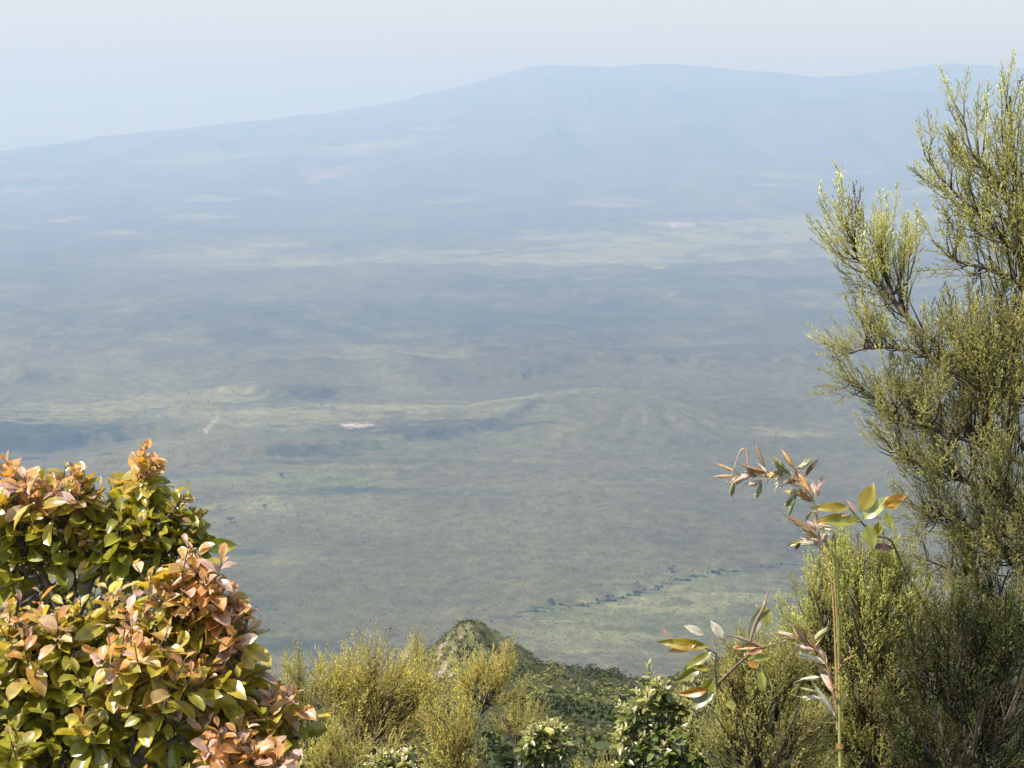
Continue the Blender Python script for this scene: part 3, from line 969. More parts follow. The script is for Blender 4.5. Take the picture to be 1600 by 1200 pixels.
# heaths further down the slope
def far_heath(label, D, base_px, tops, cls, tint=((0.27, 0.24, 0.05), (0.86, 0.76, 0.17)), trunk_r=0.015, up=0.12, brown=0.06, plume=0.26, stem=None):
    b0 = P(base_px[0], base_px[1], D)
    base = gz_at(b0)
    if base[2] > b0[2] - 0.02:
        base = b0 - np.array([0, 0, 0.3])
    limbs = []
    for k, q in enumerate(tops):
        dz = q[2] if len(q) > 2 else 0
        e = P(q[0], q[1], D + dz)
        if stem is not None and k == 0:
            limbs.append([base, b0] + [P(a, b, D) for a, b in stem] + [e])
        elif stem is not None:
            s0 = P(*stem[-1], D)
            limbs.append([s0, (s0 + e) / 2 - ZUP * 0.04, e])
        elif k == 0:
            limbs.append([base, b0, (b0 + e) / 2 + np.array([rng.uniform(-.05, .05), 0, 0]), e])
        else:
            limbs.append([b0, b0 * .45 + e * .55 - ZUP * 0.10 * np.linalg.norm(e - b0), e])
    cls = [(q[0], q[1] + 26, q[2], q[3], max(3, int(q[4] * .8)), *q[5:]) for q in cls]
    limbs = [[p - UPV * (14 * D / F) if i_ == len(l) - 1 else p for i_, p in enumerate(l)] for l in limbs]
    return heath('heath_shrub', label, base, limbs, CLU(cls, D, 0.8), PL_FAR, plume=plume, trunk_r=trunk_r, tint=tint, sub=2, up=up, brown=brown, group=None)


far_heath('broad yellow green heath shrub between the red leaved shrub and the knoll', 9.0, (560, 1190),
          [(585, 1015), (520, 1030, .1), (625, 1040, -.2), (550, 1080, -.4), (650, 1050, .2), (600, 1100, -.5)],
          [(585, 1012, 18, 22, 14, 0, .8, .72), (585, 1050, 50, 34, 44, 0, 1, .7), (520, 1040, 30, 24, 24, 1, .9, .7), (540, 1070, 40, 30, 34, 1, 1, .66), (625, 1050, 30, 34, 32, 2, .9, .68),
           (560, 1090, 50, 34, 44, 3, 1, .6), (655, 1060, 24, 40, 24, 4, .9, .62), (610, 1100, 50, 34, 44, 5, 1, .56), (640, 1130, 40, 30, 20, 5, 1, .3), (555, 1130, 50, 25, 20, 3, 1, .35)])
far_heath('upright yellow tipped heath shrub left of the conical knoll', 10.0, (655, 1190),
          [(652, 1005), (640, 1020), (672, 1020)],
          [(652, 1000, 10, 18, 16, 0, .7, .85), (655, 1030, 22, 26, 22, 0, .8, .7), (640, 1060, 20, 34, 18, 1, .8, .6), (676, 1050, 16, 40, 18, 2, .8, .6), (690, 1080, 14, 40, 14, 2, .8, .5)], brown=.2)
far_heath('pale wispy heath shrub beside the orange edge of the leafy shrub', 8.0, (480, 1190),
          [(465, 1030), (445, 1060), (495, 1050)],
          [(465, 1035, 16, 22, 14, 0, .7, .6), (455, 1070, 26, 34, 24, 1, .8, .55), (490, 1070, 24, 36, 24, 2, .8, .55), (480, 1120, 40, 34, 24, 0, .9, .35)], brown=.25)
far_heath('small tree shaped heath with a thin bare stem below the knoll', 9.5, (757, 1215),
          [(762, 1040), (735, 1045), (790, 1040), (800, 1070), (725, 1065), (765, 1060, -.3)],
          [(762, 1038, 22, 20, 26, 0, .8, .85), (735, 1048, 20, 22, 24, 1, .8, .8), (788, 1030, 14, 30, 22, 2, .75, .85), (795, 1062, 18, 18, 16, 3, .7, .7), (725, 1066, 18, 16, 14, 4, .7, .65), (765, 1058, 30, 20, 26, 5, .8, .75), (790, 1005, 6, 14, 7, 2, .6, .85)],
          stem=[(752, 1165), (748, 1130), (757, 1097)], trunk_r=0.017, up=0.2, brown=.05)
far_heath('yellow green heath shrub on a forked dark stem left of the tree shaped heath', 8.6, (725, 1260),
          [(690, 1105), (728, 1115), (700, 1150), (735, 1170), (718, 1095, .2)],
          [(690, 1115, 26, 26, 20, 0, .8, .5), (722, 1125, 20, 28, 24, 1, .8, .66), (700, 1160, 34, 30, 34, 2, .9, .6), (722, 1092, 16, 20, 12, 4, .8, .62), (705, 1190, 40, 24, 30, 2, .9, .55), (735, 1195, 14, 18, 8, 3, .8, .5)])
far_heath('small yellow heath shrub right of the tree shaped heath', 11.0, (815, 1210),
          [(815, 1100), (790, 1105), (835, 1105)],
          [(812, 1098, 18, 16, 18, 0, .7, .7), (792, 1105, 18, 16, 16, 1, .7, .66), (835, 1102, 14, 20, 18, 2, .7, .66), (820, 1120, 26, 16, 16, 0, .7, .5)], brown=.2)
far_heath('low yellow heath shrub in front at the bottom below the broad heath', 6.0, (545, 1260),
          [(520, 1135), (490, 1160), (560, 1150), (595, 1175)],
          [(522, 1140, 12, 24, 12, 0, .7, .66), (495, 1165, 26, 26, 24, 1, .8, .6), (545, 1165, 30, 26, 28, 2, .8, .6), (595, 1180, 26, 22, 18, 3, .8, .55), (520, 1190, 50, 20, 26, 1, .8, .5)], plume=.2)
far_heath('pale yellow heath tuft at the bottom between the two small glinting shrubs', 7.0, (930, 1290),
          [(925, 1190), (955, 1185), (900, 1195)],
          [(925, 1195, 24, 16, 14, 0, .7, .6), (955, 1192, 18, 16, 12, 1, .7, .6), (898, 1200, 20, 12, 10, 2, .7, .6), (935, 1215, 40, 16, 16, 0, .8, .5)], plume=.2)

# ------------------------------------------------------------------ broad glossy leaves
def leaf_mesh(name, rows, widths, cup, curl, wave, mat, seed=0, colattr=None):
    """one leaf along +y, upper side +z, unit length"""
    r = np.random.default_rng(seed)
    V = []; Q = []
    ph = r.uniform(0, 6)
    for k, (t, wd) in enumerate(zip(rows, widths)):
        for j, s in enumerate((-1, -.5, 0, .5, 1)):
            x = s * wd
            z = cup * abs(x) * (1.2 - abs(s) * .2) - curl * t * t + wave * math.sin(t * 9 + ph + s * 1.5) * abs(s)
            V.append((x, t - 0.12 * curl * t, z))
    n = len(rows)
    for k in range(n - 1):
        for j in range(4):
            Q.append((k * 5 + j, k * 5 + j + 1, (k + 1) * 5 + j + 1, (k + 1) * 5 + j))
    return np.array(V), np.array(Q)


OBO_R = (0, .10, .28, .50, .72, .90, 1.0); OBO_W = (.012, .05, .17, .255, .265, .17, .02)
ELL_R = (0, .10, .28, .50, .72, .90, 1.0); ELL_W = (.015, .09, .19, .22, .17, .07, .005)


def leaf_variants(R_, W_, n, cups, curls, wave, seed):
    r = np.random.default_rng(seed)
    return [leaf_mesh('leaf', R_, np.array(W_) * r.uniform(.88, 1.12), r.uniform(*cups), r.uniform(*curls), wave, None, seed + i) for i in range(n)]


def leaf_tone(V, seed):
    r = np.random.default_rng(seed)
    c = r.uniform(.86, 1.1, len(V))
    c[2::5] *= 0.72
    c[-5:] *= 0.8
    return c


def bare_mesh(name, V, Q, mat, tone=None):
    me = bpy.data.meshes.new(name)
    me.from_pydata([tuple(v) for v in V], [], [tuple(int(i) for i in q) for q in Q])
    me.polygons.foreach_set('use_smooth', np.ones(len(me.polygons), bool))
    at = me.color_attributes.new('Col', 'FLOAT_COLOR', 'POINT')
    c = np.ones((len(V), 4), np.float32)
    if tone is not None:
        c[:, :3] = tone[:, None]
    at.data.foreach_set('color', c.ravel())
    me.materials.append(mat)
    return me


LV_OBO = leaf_variants(OBO_R, OBO_W, 9, (.15, .75), (-.1, .7), .03, 300)
LV_ELL = leaf_variants(ELL_R, ELL_W, 5, (.2, .7), (-.1, .4), .01, 400)
ME_OBO = [bare_mesh('leaf', V, Q, M_LEAF_O, leaf_tone(V, i)) for i, (V, Q) in enumerate(LV_OBO)]
ME_ELL = [bare_mesh('leaf', V, Q, M_LEAF_O, leaf_tone(V, i)) for i, (V, Q) in enumerate(LV_ELL)]


def put_part(me, name, parent, M, color):
    ob = bpy.data.objects.new(name, me)
    COL.objects.link(ob)
    ob.parent = parent
    ob.matrix_world = Matrix.Identity(4)
    M4 = Matrix([[*M[0][0], M[1][0]], [*M[0][1], M[1][1]], [*M[0][2], M[1][2]], [0, 0, 0, 1]])
    ob.matrix_parent_inverse = Matrix.Translation(-parent.location)
    ob.matrix_basis = M4
    ob.color = (*color, 1.0)
    return ob


def leaf_frame(d, n, size):
    y = nrm(d); x = nrm(np.cross(y, n)); z = np.cross(x, y)
    return np.stack([x, y, z], -1) * size


def leafy_shrub(name, label, base, limbs, lumps, LV, ME, size, pal, n_leaf=(7, 11), shoot=0.13, stem_r=0.012, max_parts=300, cat='shrub', face=0.45, dens=1.0):
    """lumps: (px, py, r_px, depth, count, red, fill)"""
    t = thing(name, label, cat, base)
    LP = []
    for k, pts in enumerate(limbs):
        L = spline(pts, 18); LP.append(L)
        V, Q = tube(L, np.linspace(stem_r * (1.5 if k == 0 else 1), stem_r * .3, len(L)), 6)
        a = Acc(); a.add(V, Q=Q)
        a.build('stem' if k == 0 else 'branch', M_BARK, t, True)
    allL = np.concatenate(LP)
    tw = Acc()
    leaves = []
    for px, py, r, dep, cnt, red, jit in lumps:
        C = P(px, py, dep); R = r * dep / F
        for _ in range(int(round(cnt * dens))):
            dv = nrm(nrm(rng.normal(size=3)) + np.array([0, -face, 0.35]))
            tip = C + dv * R * (rng.uniform(.35, 1.0) if rng.uniform() > .28 else rng.uniform(1.0, 1.65))
            ax = nrm(dv * 0.55 + ZUP * 0.8 + rng.normal(size=3) * .18)
            dist = np.linalg.norm(allL - (tip - ZUP * .12), axis=1)
            s0 = allL[int(np.argmin(dist))]
            st = tip - ax * shoot
            br = spline([s0, s0 * .4 + st * .6 - ZUP * .02, st, tip], 9)
            V, Q = tube(br, np.linspace(.0035, .0014, 9), 4)
            tw.add(V, Q=Q)
            n = int(rng.integers(*n_leaf))
            a0 = rng.uniform(0, 6.28)
            red_here = np.clip(red * 1.15 + .04 + rng.normal() * .24, 0, 1)
            B = frame_from(ax[None])[0]
            for i in range(n):
                age = i / (n - 1)
                az = a0 + i * 2.4 + rng.uniform(-.25, .25)
                out = B[:, 0] * math.cos(az) + B[:, 1] * math.sin(az)
                inc = math.radians(30 + 72 * age ** .8) + rng.normal() * .16
                d = ax * math.cos(inc) + out * math.sin(inc)
                nn = ax * math.sin(inc) - out * math.cos(inc) + rng.normal(size=3) * .38 + ZUP * .25
                sz = size * (0.45 + 0.55 * min(1, age * 1.7)) * rng.uniform(.65, 1.2)
                p = tip - ax * shoot * age * 1.0
                young = np.clip(red_here * 1.5 - age * 1.2 + .24 + rng.normal() * .12, 0, 1)
                c = pal(young, age, rng)
                leaves.append((leaf_frame(d, nn, sz), p, c, int(rng.integers(0, len(LV)))))
    o = tw.build('twigs', M_BARK, t); o['kind'] = 'stuff'
    # the leaves that show largest become parts, the rest one mass
    pos = np.array([l[1] + l[0][:, 1] * .5 for l in leaves])
    u, v, z = project(pos)
    inside = (u > -15) & (u < 1615) & (v > -15) & (v < 1215)
    key = (np.floor(u / 9).astype(int) * 1000 + np.floor(v / 9).astype(int))
    order = np.lexsort((z, key))
    rank = np.zeros(len(z), int)
    prev = None; c_ = 0
    for i in order:
        c_ = 0 if key[i] != prev else c_ + 1
        prev = key[i]; rank[i] = c_
    score = rank + (~inside) * 100 + (z - z.min()) / (np.ptp(z) + 1e-6)
    pick = set(np.argsort(score)[:max_parts].tolist())
    rest = Acc()
    for i, (M, p, c, k) in enumerate(leaves):
        if i in pick and inside[i]:
            put_part(ME[k], 'leaf', t, (M, p), c)
        else:
            V, Q = LV[k]
            rest.add(V @ M.T + p, Q=Q, C=np.asarray(c)[None] * leaf_tone(V, k)[:, None])
    o = rest.build('foliage', M_LEAF_A, t, True)
    if o: o['kind'] = 'stuff'
    return t


def pal_red(young, age, r):
    old = np.array([0.36, 0.35, 0.045]) * (1 - .45 * r.uniform()) + np.array([0.10, 0.06, 0.0]) * r.uniform()
    mid = np.array([0.58, 0.44, 0.06])
    orange = np.array([0.66, 0.32, 0.11]); pink = np.array([0.70, 0.45, 0.36])
    top = orange if r.uniform() < .52 else pink
    if young < .5:
        c = old * (1 - young * 2) + mid * young * 2
    else:
        c = mid * (2 - young * 2) + top * (young * 2 - 1)
    return c * r.uniform(.8, 1.2)


def pal_glint(young, age, r):
    old = np.array([0.14, 0.18, 0.04]); new = np.array([0.44, 0.40, 0.12]); cream = np.array([0.72, 0.61, 0.38])
    c = old * (1 - young) + new * young
    if age < .25 and r.uniform() < .6:
        c = cream
    return c * r.uniform(.8, 1.2)


# rear leafy shrub, upper left, with the tall sprig
D = 3.5
base = gz_at(P(110, 1180, D))
limbs = [[base, P(110, 1200, D), P(120, 1000, D), P(110, 800, D)],
         [P(115, 1010, D), P(180, 900, D), P(215, 805, D), P(222, 728, D)],
         [P(115, 1000, D), P(60, 880, D), P(30, 780, D)],
         [P(180, 900, D), P(250, 860, D), P(300, 820, D)],
         [P(115, 980, D), P(150, 880, D), P(150, 780, D)]]
lumps = [(223, 706, 7, D, 4, .55, 0), (219, 738, 12, D, 4, .25, 0), (225, 722, 14, D, 3, .5, 0), (213, 755, 20, D, 3, .15, 0), (258, 770, 26, D, 4, .1, 0), (280, 800, 34, D, 6, .1, 0), (300, 822, 26, D, 5, .1, 0), (235, 800, 36, D, 8, .15, 0), (245, 845, 40, D, 10, .25, 0),
         (30, 735, 42, D, 11, .55, 0), (90, 750, 40, D, 11, .5, 0), (140, 770, 40, D, 10, .3, 0), (185, 790, 36, D, 9, .12, 0), (20, 790, 55, D, 12, .25, 0), (85, 800, 60, D, 16, .2, 0), (150, 820, 55, D, 15, .2, 0),
         (40, 835, 50, D, 8, .05, 0), (110, 838, 44, D, 7, .05, 0), (210, 850, 46, D, 11, .15, 0),
         (30, 900, 80, D + .5, 15, .0, 0), (110, 910, 80, D + .55, 15, .0, 0), (200, 890, 50, D + .3, 8, .0, 0), (70, 960, 80, D + .55, 12, 0, 0), (10, 850, 70, D + .5, 10, 0, 0), (-60, 800, 90, D, 16, .2, 0), (-60, 940, 90, D, 10, .1, 0)]
leafy_shrub('leafy_shrub', 'glossy olive leaved shrub at the left edge with one sprig standing tall above it', base, limbs, lumps, LV_OBO, ME_OBO, 0.074, pal_red, dens=.78)

# front leafy shrub, lower left, orange tips
D = 3.05
base = gz_at(P(200, 1190, D))
limbs = [[base, P(200, 1280, D), P(210, 1130, D), P(230, 960, D)],
         [P(205, 1200, D), P(280, 1090, D), P(320, 980, D), P(310, 890, D)],
         [P(205, 1200, D), P(320, 1120, D), P(380, 1020, D), P(385, 960, D)],
         [P(205, 1230, D), P(330, 1180, D), P(430, 1120, D)],
         [P(200, 1200, D), P(120, 1100, D), P(80, 980, D)],
         [P(205, 1240, D), P(320, 1210, D), P(420, 1180, D)],
         [P(200, 1240, D), P(100, 1180, D), P(30, 1080, D)]]
lumps = [(300, 880, 34, D, 10, .75, 0), (330, 905, 36, D, 10, .8, 0), (270, 915, 46, D, 13, .5, 0), (360, 950, 36, D, 11, .75, 0), (372, 985, 30, D, 8, .7, 0), (310, 960, 50, D, 14, .55, 0), (240, 960, 50, D, 13, .3, 0), (180, 950, 40, D, 9, .3, 0),
         (120, 965, 40, D, 9, .1, 0), (90, 985, 46, D, 11, .45, 0), (25, 990, 50, D, 12, .4, 0), (200, 1000, 50, D - .1, 13, .55, 0), (255, 1025, 50, D - .1, 13, .5, 0), (330, 1040, 46, D, 11, .45, 0), (370, 1060, 36, D, 8, .3, 0),
         (150, 1050, 55, D, 13, .2, 0), (80, 1060, 55, D, 13, .15, 0), (20, 1070, 55, D, 13, .2, 0), (230, 1090, 60, D, 14, .1, 0), (310, 1100, 50, D, 11, .2, 0), (390, 1090, 34, D, 8, .3, 0), (435, 1100, 26, D, 6, .4, 0), (450, 1080, 14, D, 3, .6, 0), (410, 1130, 40, D, 8, .3, 0),
         (340, 1150, 40, D - .1, 10, .65, 0), (380, 1175, 44, D - .1, 12, .7, 0), (440, 1172, 30, D - .1, 7, .6, 0), (300, 1190, 50, D, 10, .4, 0), (150, 1120, 60, D, 12, .0, 0), (60, 1130, 60, D, 13, .1, 0), (20, 1170, 50, D - .1, 11, .15, 0), (110, 1190, 60, D, 9, .0, 0), (220, 1170, 60, D + .1, 10, .0, 0),
         (420, 1205, 44, D - .1, 10, .7, 0), (150, 1010, 80, D + .3, 9, 0, 0), (260, 1060, 90, D + .3, 10, 0, 0), (120, 1130, 90, D + .3, 9, 0, 0), (300, 1150, 90, D + .3, 9, 0, 0), (-50, 1080, 90, D, 14, .2, 0)]
leafy_shrub('leafy_shrub', 'glossy shrub with orange and pink young leaves in the lower left corner', base, limbs, lumps, LV_OBO, ME_OBO, 0.071, pal_red, dens=.82)


# small glinting shrubs
def glint(label, D, base_px, lumps, size=0.042, limbs_to=None):
    b0 = P(*base_px, D); base = gz_at(b0)
    if base[2] > b0[2]: base = b0 - np.array([0, 0, .2])
    limbs = [[base, b0, P(lumps[0][0], lumps[0][1] + 20, D)]] + [[b0, (b0 + P(q[0], q[1], D)) / 2 - ZUP * .02, P(q[0], q[1] + 12, D)] for q in lumps[1:]]
    leafy_shrub('leafy_shrub', label, base, limbs, lumps, LV_ELL, ME_ELL, size, pal_glint, n_leaf=(10, 16), shoot=0.07, stem_r=.007, max_parts=220)


D = 3.9
glint('small leaved shrub with white glinting leaves at bottom left of the heath and grass stalk', D, (1040, 1260),
      [(1030, 1075, 26, D, 8, .5, 0), (1000, 1105, 28, D, 9, .4, 0), (1055, 1090, 28, D, 9, .5, 0), (975, 1130, 20, D, 6, .5, 0), (1030, 1130, 34, D, 11, .25, 0), (1080, 1120, 26, D, 8, .35, 0), (1000, 1150, 34, D, 10, .3, 0),
       (1060, 1160, 36, D, 11, .2, 0), (1095, 1160, 26, D, 8, .3, 0), (980, 1180, 26, D, 7, .3, 0), (1030, 1190, 40, D, 11, .2, 0), (1090, 1195, 30, D, 8, .2, 0), (1030, 1150, 60, D + .15, 9, 0, 0)])
D = 5.2
glint('small round shrub with cream tipped leaves standing before the dark slope', D, (852, 1300),
      [(850, 1135, 16, D, 7, .6, 0), (828, 1140, 15, D, 7, .6, 0), (872, 1138, 14, D, 6, .5, 0), (850, 1152, 26, D, 11, .35, 0), (825, 1160, 14, D, 6, .3, 0), (878, 1160, 14, D, 6, .4, 0), (850, 1165, 26, D + .08, 9, 0, 0)], size=.046)
D = 4.6
glint('small glinting shrub cut off by the bottom edge below the broad heath', D, (615, 1300),
      [(590, 1180, 16, D, 6, .5, 0), (635, 1180, 14, D, 6, .5, 0), (610, 1192, 22, D, 8, .3, 0), (575, 1200, 16, D, 5, .4, 0), (645, 1200, 16, D, 5, .3, 0), (610, 1210, 30, D, 8, 0, 0)], size=.044)

# ------------------------------------------------------------------ broad leaf plants by the grass stalk
def big_leaf(parent, b, tip, wpx, col, D, tilt=0.0, lib=None, dd=0.0):
    """leaf from base to tip (image places at depth D), wpx wide"""
    p0 = P(b[0], b[1], D); p1 = P(tip[0], tip[1], D + dd); p1 = p0 + (p1 - p0) * 1.12
    L = np.linalg.norm(p1 - p0)
    W = 1.08 * wpx * D / F
    k = int(rng.integers(0, len(LV_ELL)))
    d = (p1 - p0) / L
    n = nrm(np.array([0, -0.95, 0.6]) + tilt * np.array([0, -1, 0]) + rng.normal(size=3) * .15)
    M = leaf_frame(d, n, L)
    V, Q = LV_BIG[k % len(LV_BIG)]
    M = M.copy(); M[:, 0] *= W / L / 0.44
    return put_part(ME_BIG[k % len(ME_BIG)], 'leaf', parent, (M, p0), np.array(col))


LV_BIG = [leaf_mesh('leaf', (0, .06, .16, .30, .46, .62, .78, .90, 1.0), np.array((.012, .03, .12, .20, .22, .20, .13, .05, .004)), c, u_, .03, None, 500 + i) for i, (c, u_) in enumerate(((.25, .15), (.5, .25), (.35, -.1), (.15, .3)))]
ME_BIG = [bare_mesh('leaf', V, Q, M_LEAF_O, leaf_tone(V, i)) for i, (V, Q) in enumerate(LV_BIG)]
OLIVE = (.33, .24, .015); ORNG = (.48, .22, .02); GRN = (.29, .28, .04); PALE = (.44, .44, .15); BRN = (.16, .07, .04); PNK = (.5, .27, .2); WHT = (.55, .47, .38); GRY = (.30, .29, .18)


def z3(x, y): return (1220 + x / 7.5, 740 + y / 7.5)
def z2(x, y): return (1020 + x / 4.285, 920 + y / 4.285)


D = 2.9
base = gz_at(P(1450, 1180, D + 1.2))
t = thing('broadleaf_plant', 'sprig of large olive yellow leaves beside the bent grass head', 'plant', base)
st = [base, P(1440, 1150, D + 1.3), P(1415, 960, D + 1.3), P(*z3(1330, 850), D + .6), P(*z3(1000, 630), D), P(*z3(905, 480), D), P(*z3(800, 400), D)]
V, Q = tube(spline(st, 30), np.linspace(.006, .0022, 30), 6)
a = Acc(); a.add(V, Q=Q); a.build('stem', M_TWIG, t, True)
for b, tip, wd, c, tl in (((820, 400), (415, 395), 15, OLIVE, 1.2), ((790, 465), (340, 605), 12, ORNG, .6), ((930, 570), (470, 560), 15, GRN, .2), ((930, 450), (1085, 140), 24, OLIVE, 1.2), ((945, 545), (1245, 280), 20, PALE, .3),
                       ((1190, 370), (1460, 265), 16, ORNG, .8), ((1210, 400), (1400, 330), 14, OLIVE, .8), ((1000, 590), (1075, 850), 22, GRN, 1.), ((1060, 850), (1340, 870), 11, BRN, .4), ((760, 510), (940, 545), 12, GRN, .2),
                       ((905, 470), (780, 310), 4, PNK, .5), ((1140, 560), (1130, 720), 12, OLIVE, .8), ((1230, 440), (1290, 640), 14, GRN, .5), ((430, 760), (95, 835), 9, OLIVE, .6)):
    big_leaf(t, z3(*b), z3(*tip), wd, c, D, tl)

D = 3.05
base = gz_at(P(1125, 1180, D + .8))
t = thing('broadleaf_plant', 'straggling plant with orange and olive leaves in front of the low heath', 'plant', base)
for stl in ([base, P(1130, 1190, D + .7), P(*z2(440, 760), D + .5), P(*z2(415, 520), D + .15), P(*z2(400, 390), D), P(*z2(295, 372), D)],
            [P(*z2(430, 640), D + .35), P(*z2(600, 480), D + .2), P(*z2(740, 392), D), P(*z2(900, 345), D)],
            [P(*z2(740, 392), D), P(*z2(650, 350), D), P(*z2(500, 308), D)],
            [P(*z2(650, 350), D), P(*z2(690, 220), D), P(*z2(745, 115), D), P(*z2(772, 20), D)]):
    V, Q = tube(spline(stl, 22), np.linspace(.0045, .0018, 22), 5)
    a = Acc(); a.add(V, Q=Q); a.build('stem', M_TWIG, t, True)
for b, tip, wd, c, tl in (((390, 388), (60, 358), 17, OLIVE, 1.2), ((290, 375), (118, 425), 12, ORNG, .8), ((110, 325), (58, 262), 4, PNK, .5), ((345, 310), (222, 245), 12, WHT, .2), ((470, 335), (398, 225), 14, WHT, .4),
                       ((640, 330), (745, 115), 17, GRY, 1.), ((765, 260), (752, 110), 20, GRN, 1.1), ((400, 420), (215, 535), 14, GRN, .4), ((335, 515), (155, 625), 14, (.2, .19, .03), .6), ((395, 535), (265, 520), 10, OLIVE, .8),
                       ((405, 590), (335, 705), 18, GRN, .9), ((380, 670), (185, 712), 14, ORNG, .9), ((520, 305), (660, 365), 8, WHT, .2), ((765, 378), (525, 388), 9, ORNG, .5), ((750, 395), (635, 432), 9, (.45, .2, .1), .5),
                       ((710, 515), (640, 490), 12, ORNG, .6), ((790, 462), (640, 462), 11, GRN, .4), ((420, 700), (245, 790), 17, (.16, .17, .05), .3), ((735, 700), (720, 540), 13, GRN, .6), ((560, 780), (490, 770), 12, GRN, .5)):
    big_leaf(t, z2(*b), z2(*tip), wd, c, D, tl)

# ------------------------------------------------------------------ tall grass stalk
def spindle(n=7, k=6, bend=0.06):
    zz = np.linspace(0, 1, n)
    r = 0.055 * np.sin(np.clip(zz * 1.04, 0, 1) ** .75 * math.pi) ** .9 + .004
    pts = np.stack([bend * np.sin(zz * math.pi), 0 * zz, zz], -1)
    V, Q = tube(pts, r, k)
    return V, Q


ME_SP = []
for v in range(3):
    VV = []; QQ = []; n0 = 0
    for a_, off, z0, z1_ in ((0.0, 0.0, 0.0, 1.0), (0.06, 0.006, 0.03, 0.92), (-0.05, -0.006, 0.06, 0.86), (0.015, 0.01, 0.2, 1.04), (-0.03, 0.008, 0.1, 0.72)):
        V, Q = spindle(6, 5, 0.03 + 0.03 * v)
        V = V * np.array([.48, .62, z1_ - z0]) + np.array([off, off * (v - 1), z0])
        V[:, 0] += a_ * V[:, 2] ** 1.5
        VV.append(V); QQ.append(Q + n0)
        if n0: QQ.append(np.array([[0, n0, n0 + 1, 1]]))
        n0 += len(V)
    aw, aq = tube(np.array([[.01, 0, .5], [.03, 0, .9], [.05, .01, 1.15], [.1, .03, 1.32]]), [.006, .006, .004, .002], 3)
    VV.append(aw); QQ.append(aq + n0); QQ.append(np.array([[10, n0, n0 + 1, 11]]))
    ME_SP.append(bare_mesh('spikelet', np.vstack(VV), np.vstack(QQ), M_STRAW))


def z1(x, y): return (1100 + x / 6.667, 680 + y / 6.667)


D = 2.1
base = gz_at(P(1313, 1190, D))
t = thing('grass_stalk', 'tall thick grass stalk with a bent straw coloured seed head', 'grass', base)


def stalk(name, pts, r0, r1, col, m=24, n=7):
    V, Q = tube(spline(pts, m), np.linspace(r0, r1, m), n)
    me = bare_mesh(name, V, Q, M_STRAW)
    ob = bpy.data.objects.new(name, me); COL.objects.link(ob); ob.parent = t
    ob.matrix_parent_inverse = Matrix.Translation(-t.location)
    ob.color = (*col, 1)
    return ob


stalk('stem', [base, P(1313, 1200, D), P(1311, 1120, D), P(1311, 1040, D), P(1312, 960, D), P(1309, 900, D), P(1303, 828, D)], .0070, .0016, (.36, .34, .09))
for ny, nx, nr_ in ((1165, 1312.3, .0068), (1046, 1311, .0056), (955, 1312, .0044)):
    stalk('node', [P(nx, ny + 4, D), P(nx, ny, D), P(nx, ny - 4, D)], nr_, nr_ * .9, (.3, .17, .05), 4, 8)
stalk('leaf_sheath', [P(1311, 1045, D - .006), P(1307, 960, D - .006), P(1302, 880, D - .006), P(1300, 850, D), P(1304, 825, D)], .0016, .0010, (.38, .28, .09))
stalk('rachis', [P(1308, 1140, D), P(1306, 1040, D), P(1303, 960, D), P(1300, 920, D), P(1296, 890, D), P(1282, 855, D), P(*z1(1200, 1060), D), P(*z1(1170, 780), D), P(*z1(1140, 690), D), P(*z1(1030, 500), D), P(*z1(920, 440), D), P(*z1(660, 425), D), P(*z1(300, 440), D), P(*z1(150, 430), D)], .0020, .0009, (.44, .28, .12), 60, 5)
stalk('raceme', [P(*z1(290, 430), D), P(*z1(330, 300), D), P(*z1(390, 150), D), P(*z1(430, 140), D), P(*z1(460, 290), D)], .0009, .0018, (.45, .33, .25), 16, 5)
stalk('raceme', [P(1308, 1118, D), P(*z2(1160, 500), D), P(*z2(1080, 390), D), P(*z2(1000, 330), D), P(*z2(820, 300), D)], .0022, .0009, (.38, .2, .1), 20, 5)
stalk('raceme', [P(*z2(1255, 500), D), P(*z2(1300, 470), D), P(*z2(1365, 440), D)], .002, .001, (.35, .2, .1), 8, 5)
STR = (.56, .40, .19); ORA = (.54, .31, .12); PIN = (.6, .42, .33); GRS = (.42, .39, .19); CRE = (.7, .62, .46); DRK = (.3, .19, .11)


def spikelet(b, tip, zf, wd, col):
    p0 = P(*zf(*b), D + rng.uniform(-.012, .012)); p1 = P(*zf(*tip), D + rng.uniform(-.03, .03))
    L = np.linalg.norm(p1 - p0); d = (p1 - p0) / L
    M = frame_from(d[None])[0] * L
    wr = 1.35 * wd * D / F / (0.11 * L)
    M = M.copy(); M[:, 0] *= wr; M[:, 1] *= wr
    put_part(ME_SP[int(rng.integers(0, 3))], 'spikelet', t, (M, p0), np.array(col) * rng.uniform(.85, 1.15))


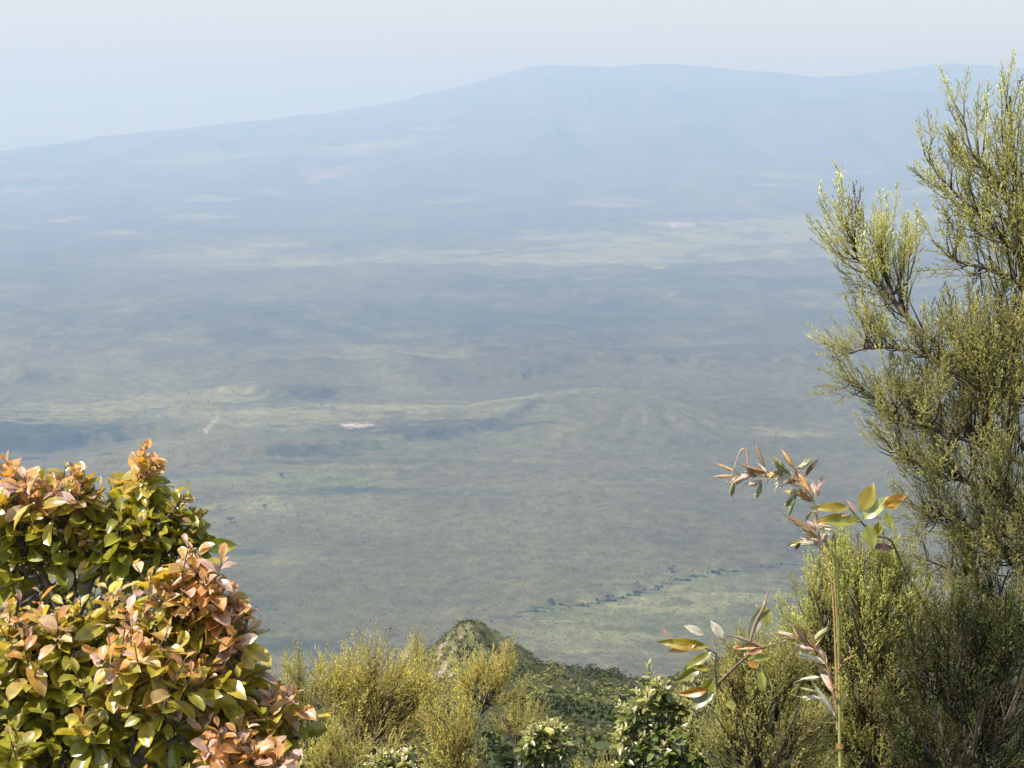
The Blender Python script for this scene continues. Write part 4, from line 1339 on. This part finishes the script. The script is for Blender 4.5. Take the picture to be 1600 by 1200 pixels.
for b, tip, wd, c in (((380, 400), (140, 305), 5, ORA), ((310, 420), (105, 432), 6, STR), ((660, 400), (380, 305), 8, ORA), ((640, 340), (545, 90), 6, DRK), ((300, 470), (275, 640), 8, GRS), ((600, 490), (525, 660), 7, GRS),
                   ((490, 425), (265, 490), 10, PIN), ((610, 470), (450, 490), 9, PIN), ((400, 440), (340, 520), 7, CRE), ((860, 400), (690, 245), 8, GRS), ((900, 400), (760, 260), 9, GRS), ((940, 350), (810, 160), 8, ORA), ((960, 350), (1105, 238), 7, GRS),
                   ((1045, 440), (1195, 262), 6, DRK), ((910, 395), (735, 515), 12, CRE), ((1000, 470), (860, 510), 8, ORA), ((1130, 650), (930, 360), 9, ORA), ((1080, 600), (850, 565), 8, STR), ((970, 600), (830, 735), 9, GRS), ((950, 640), (885, 850), 7, GRS),
                   ((1110, 690), (960, 630), 8, CRE), ((1165, 640), (1140, 480), 6, PIN), ((1185, 650), (1250, 430), 7, PIN), ((1190, 1060), (840, 850), 9, DRK), ((1160, 1010), (1070, 900), 8, PIN), ((1190, 1080), (1000, 970), 8, STR), ((1180, 1100), (980, 1095), 9, CRE),
                   ((1000, 1090), (940, 1190), 6, DRK), ((1330, 990), (1215, 965), 6, CRE), ((1340, 960), (1220, 940), 5, CRE), ((1130, 700), (1010, 540), 8, ORA), ((760, 420), (640, 440), 9, STR), ((820, 410), (700, 385), 8, STR), ((680, 410), (560, 290), 6, PIN), ((540, 420), (430, 360), 8, PIN),
                   ((1230, 1160), (1120, 1060), 8, PIN), ((1240, 1120), (1300, 1010), 7, PIN), ((1290, 1180), (1240, 1040), 7, STR), ((1120, 790), (1050, 890), 3, GRS)):
    spikelet(b, tip, z1, wd, c)
for b, tip, wd, c in (((1232, 872), (1082, 658), 8, CRE), ((1212, 705), (1125, 515), 9, PIN), ((1155, 485), (1085, 355), 11, PIN), ((1065, 405), (965, 235), 8, DRK), ((1170, 505), (955, 435), 9, CRE), ((1085, 412), (955, 380), 9, PIN),
                   ((955, 312), (825, 285), 7, CRE), ((985, 352), (820, 305), 6, STR), ((1125, 590), (995, 605), 7, CRE), ((1135, 742), (995, 735), 6, CRE), ((1105, 695), (985, 660), 6, GRS), ((1068, 352), (1178, 258), 8, GRS), ((1205, 650), (1150, 560), 9, PIN),
                   ((1100, 440), (1050, 300), 7, ORA), ((1180, 560), (1100, 500), 8, STR), ((1040, 370), (940, 260), 7, STR)):
    spikelet(b, tip, z2, wd, c)

# the denser tufts along the bent head
head = spline([P(*z1(*q), D) for q in ((1200, 1060), (1170, 780), (1140, 690), (1030, 500), (920, 440), (660, 425), (300, 440), (160, 430))], 60)
side = spline([P(1308, 1118, D), P(*z2(1160, 500), D), P(*z2(1080, 390), D), P(*z2(1000, 330), D)], 30)
for line, cnt in ((head, 54), (side, 20)):
    for _ in range(cnt):
        i_ = int(rng.integers(2, len(line) - 2))
        tan = nrm(line[i_ + 1] - line[i_ - 1])
        d = nrm(tan * rng.uniform(.5, 1.0) + rng.normal(size=3) * .42)
        L = rng.uniform(.012, .026)
        M = frame_from(d[None])[0] * L
        M[:, :2] *= rng.uniform(.9, 1.5)
        c = (STR, PIN, CRE, ORA, GRS)[int(rng.integers(0, 5))]
        put_part(ME_SP[int(rng.integers(0, 3))], 'spikelet', t, (M, line[i_]), np.array(c) * rng.uniform(.85, 1.15))

bpy.context.view_layer.update()
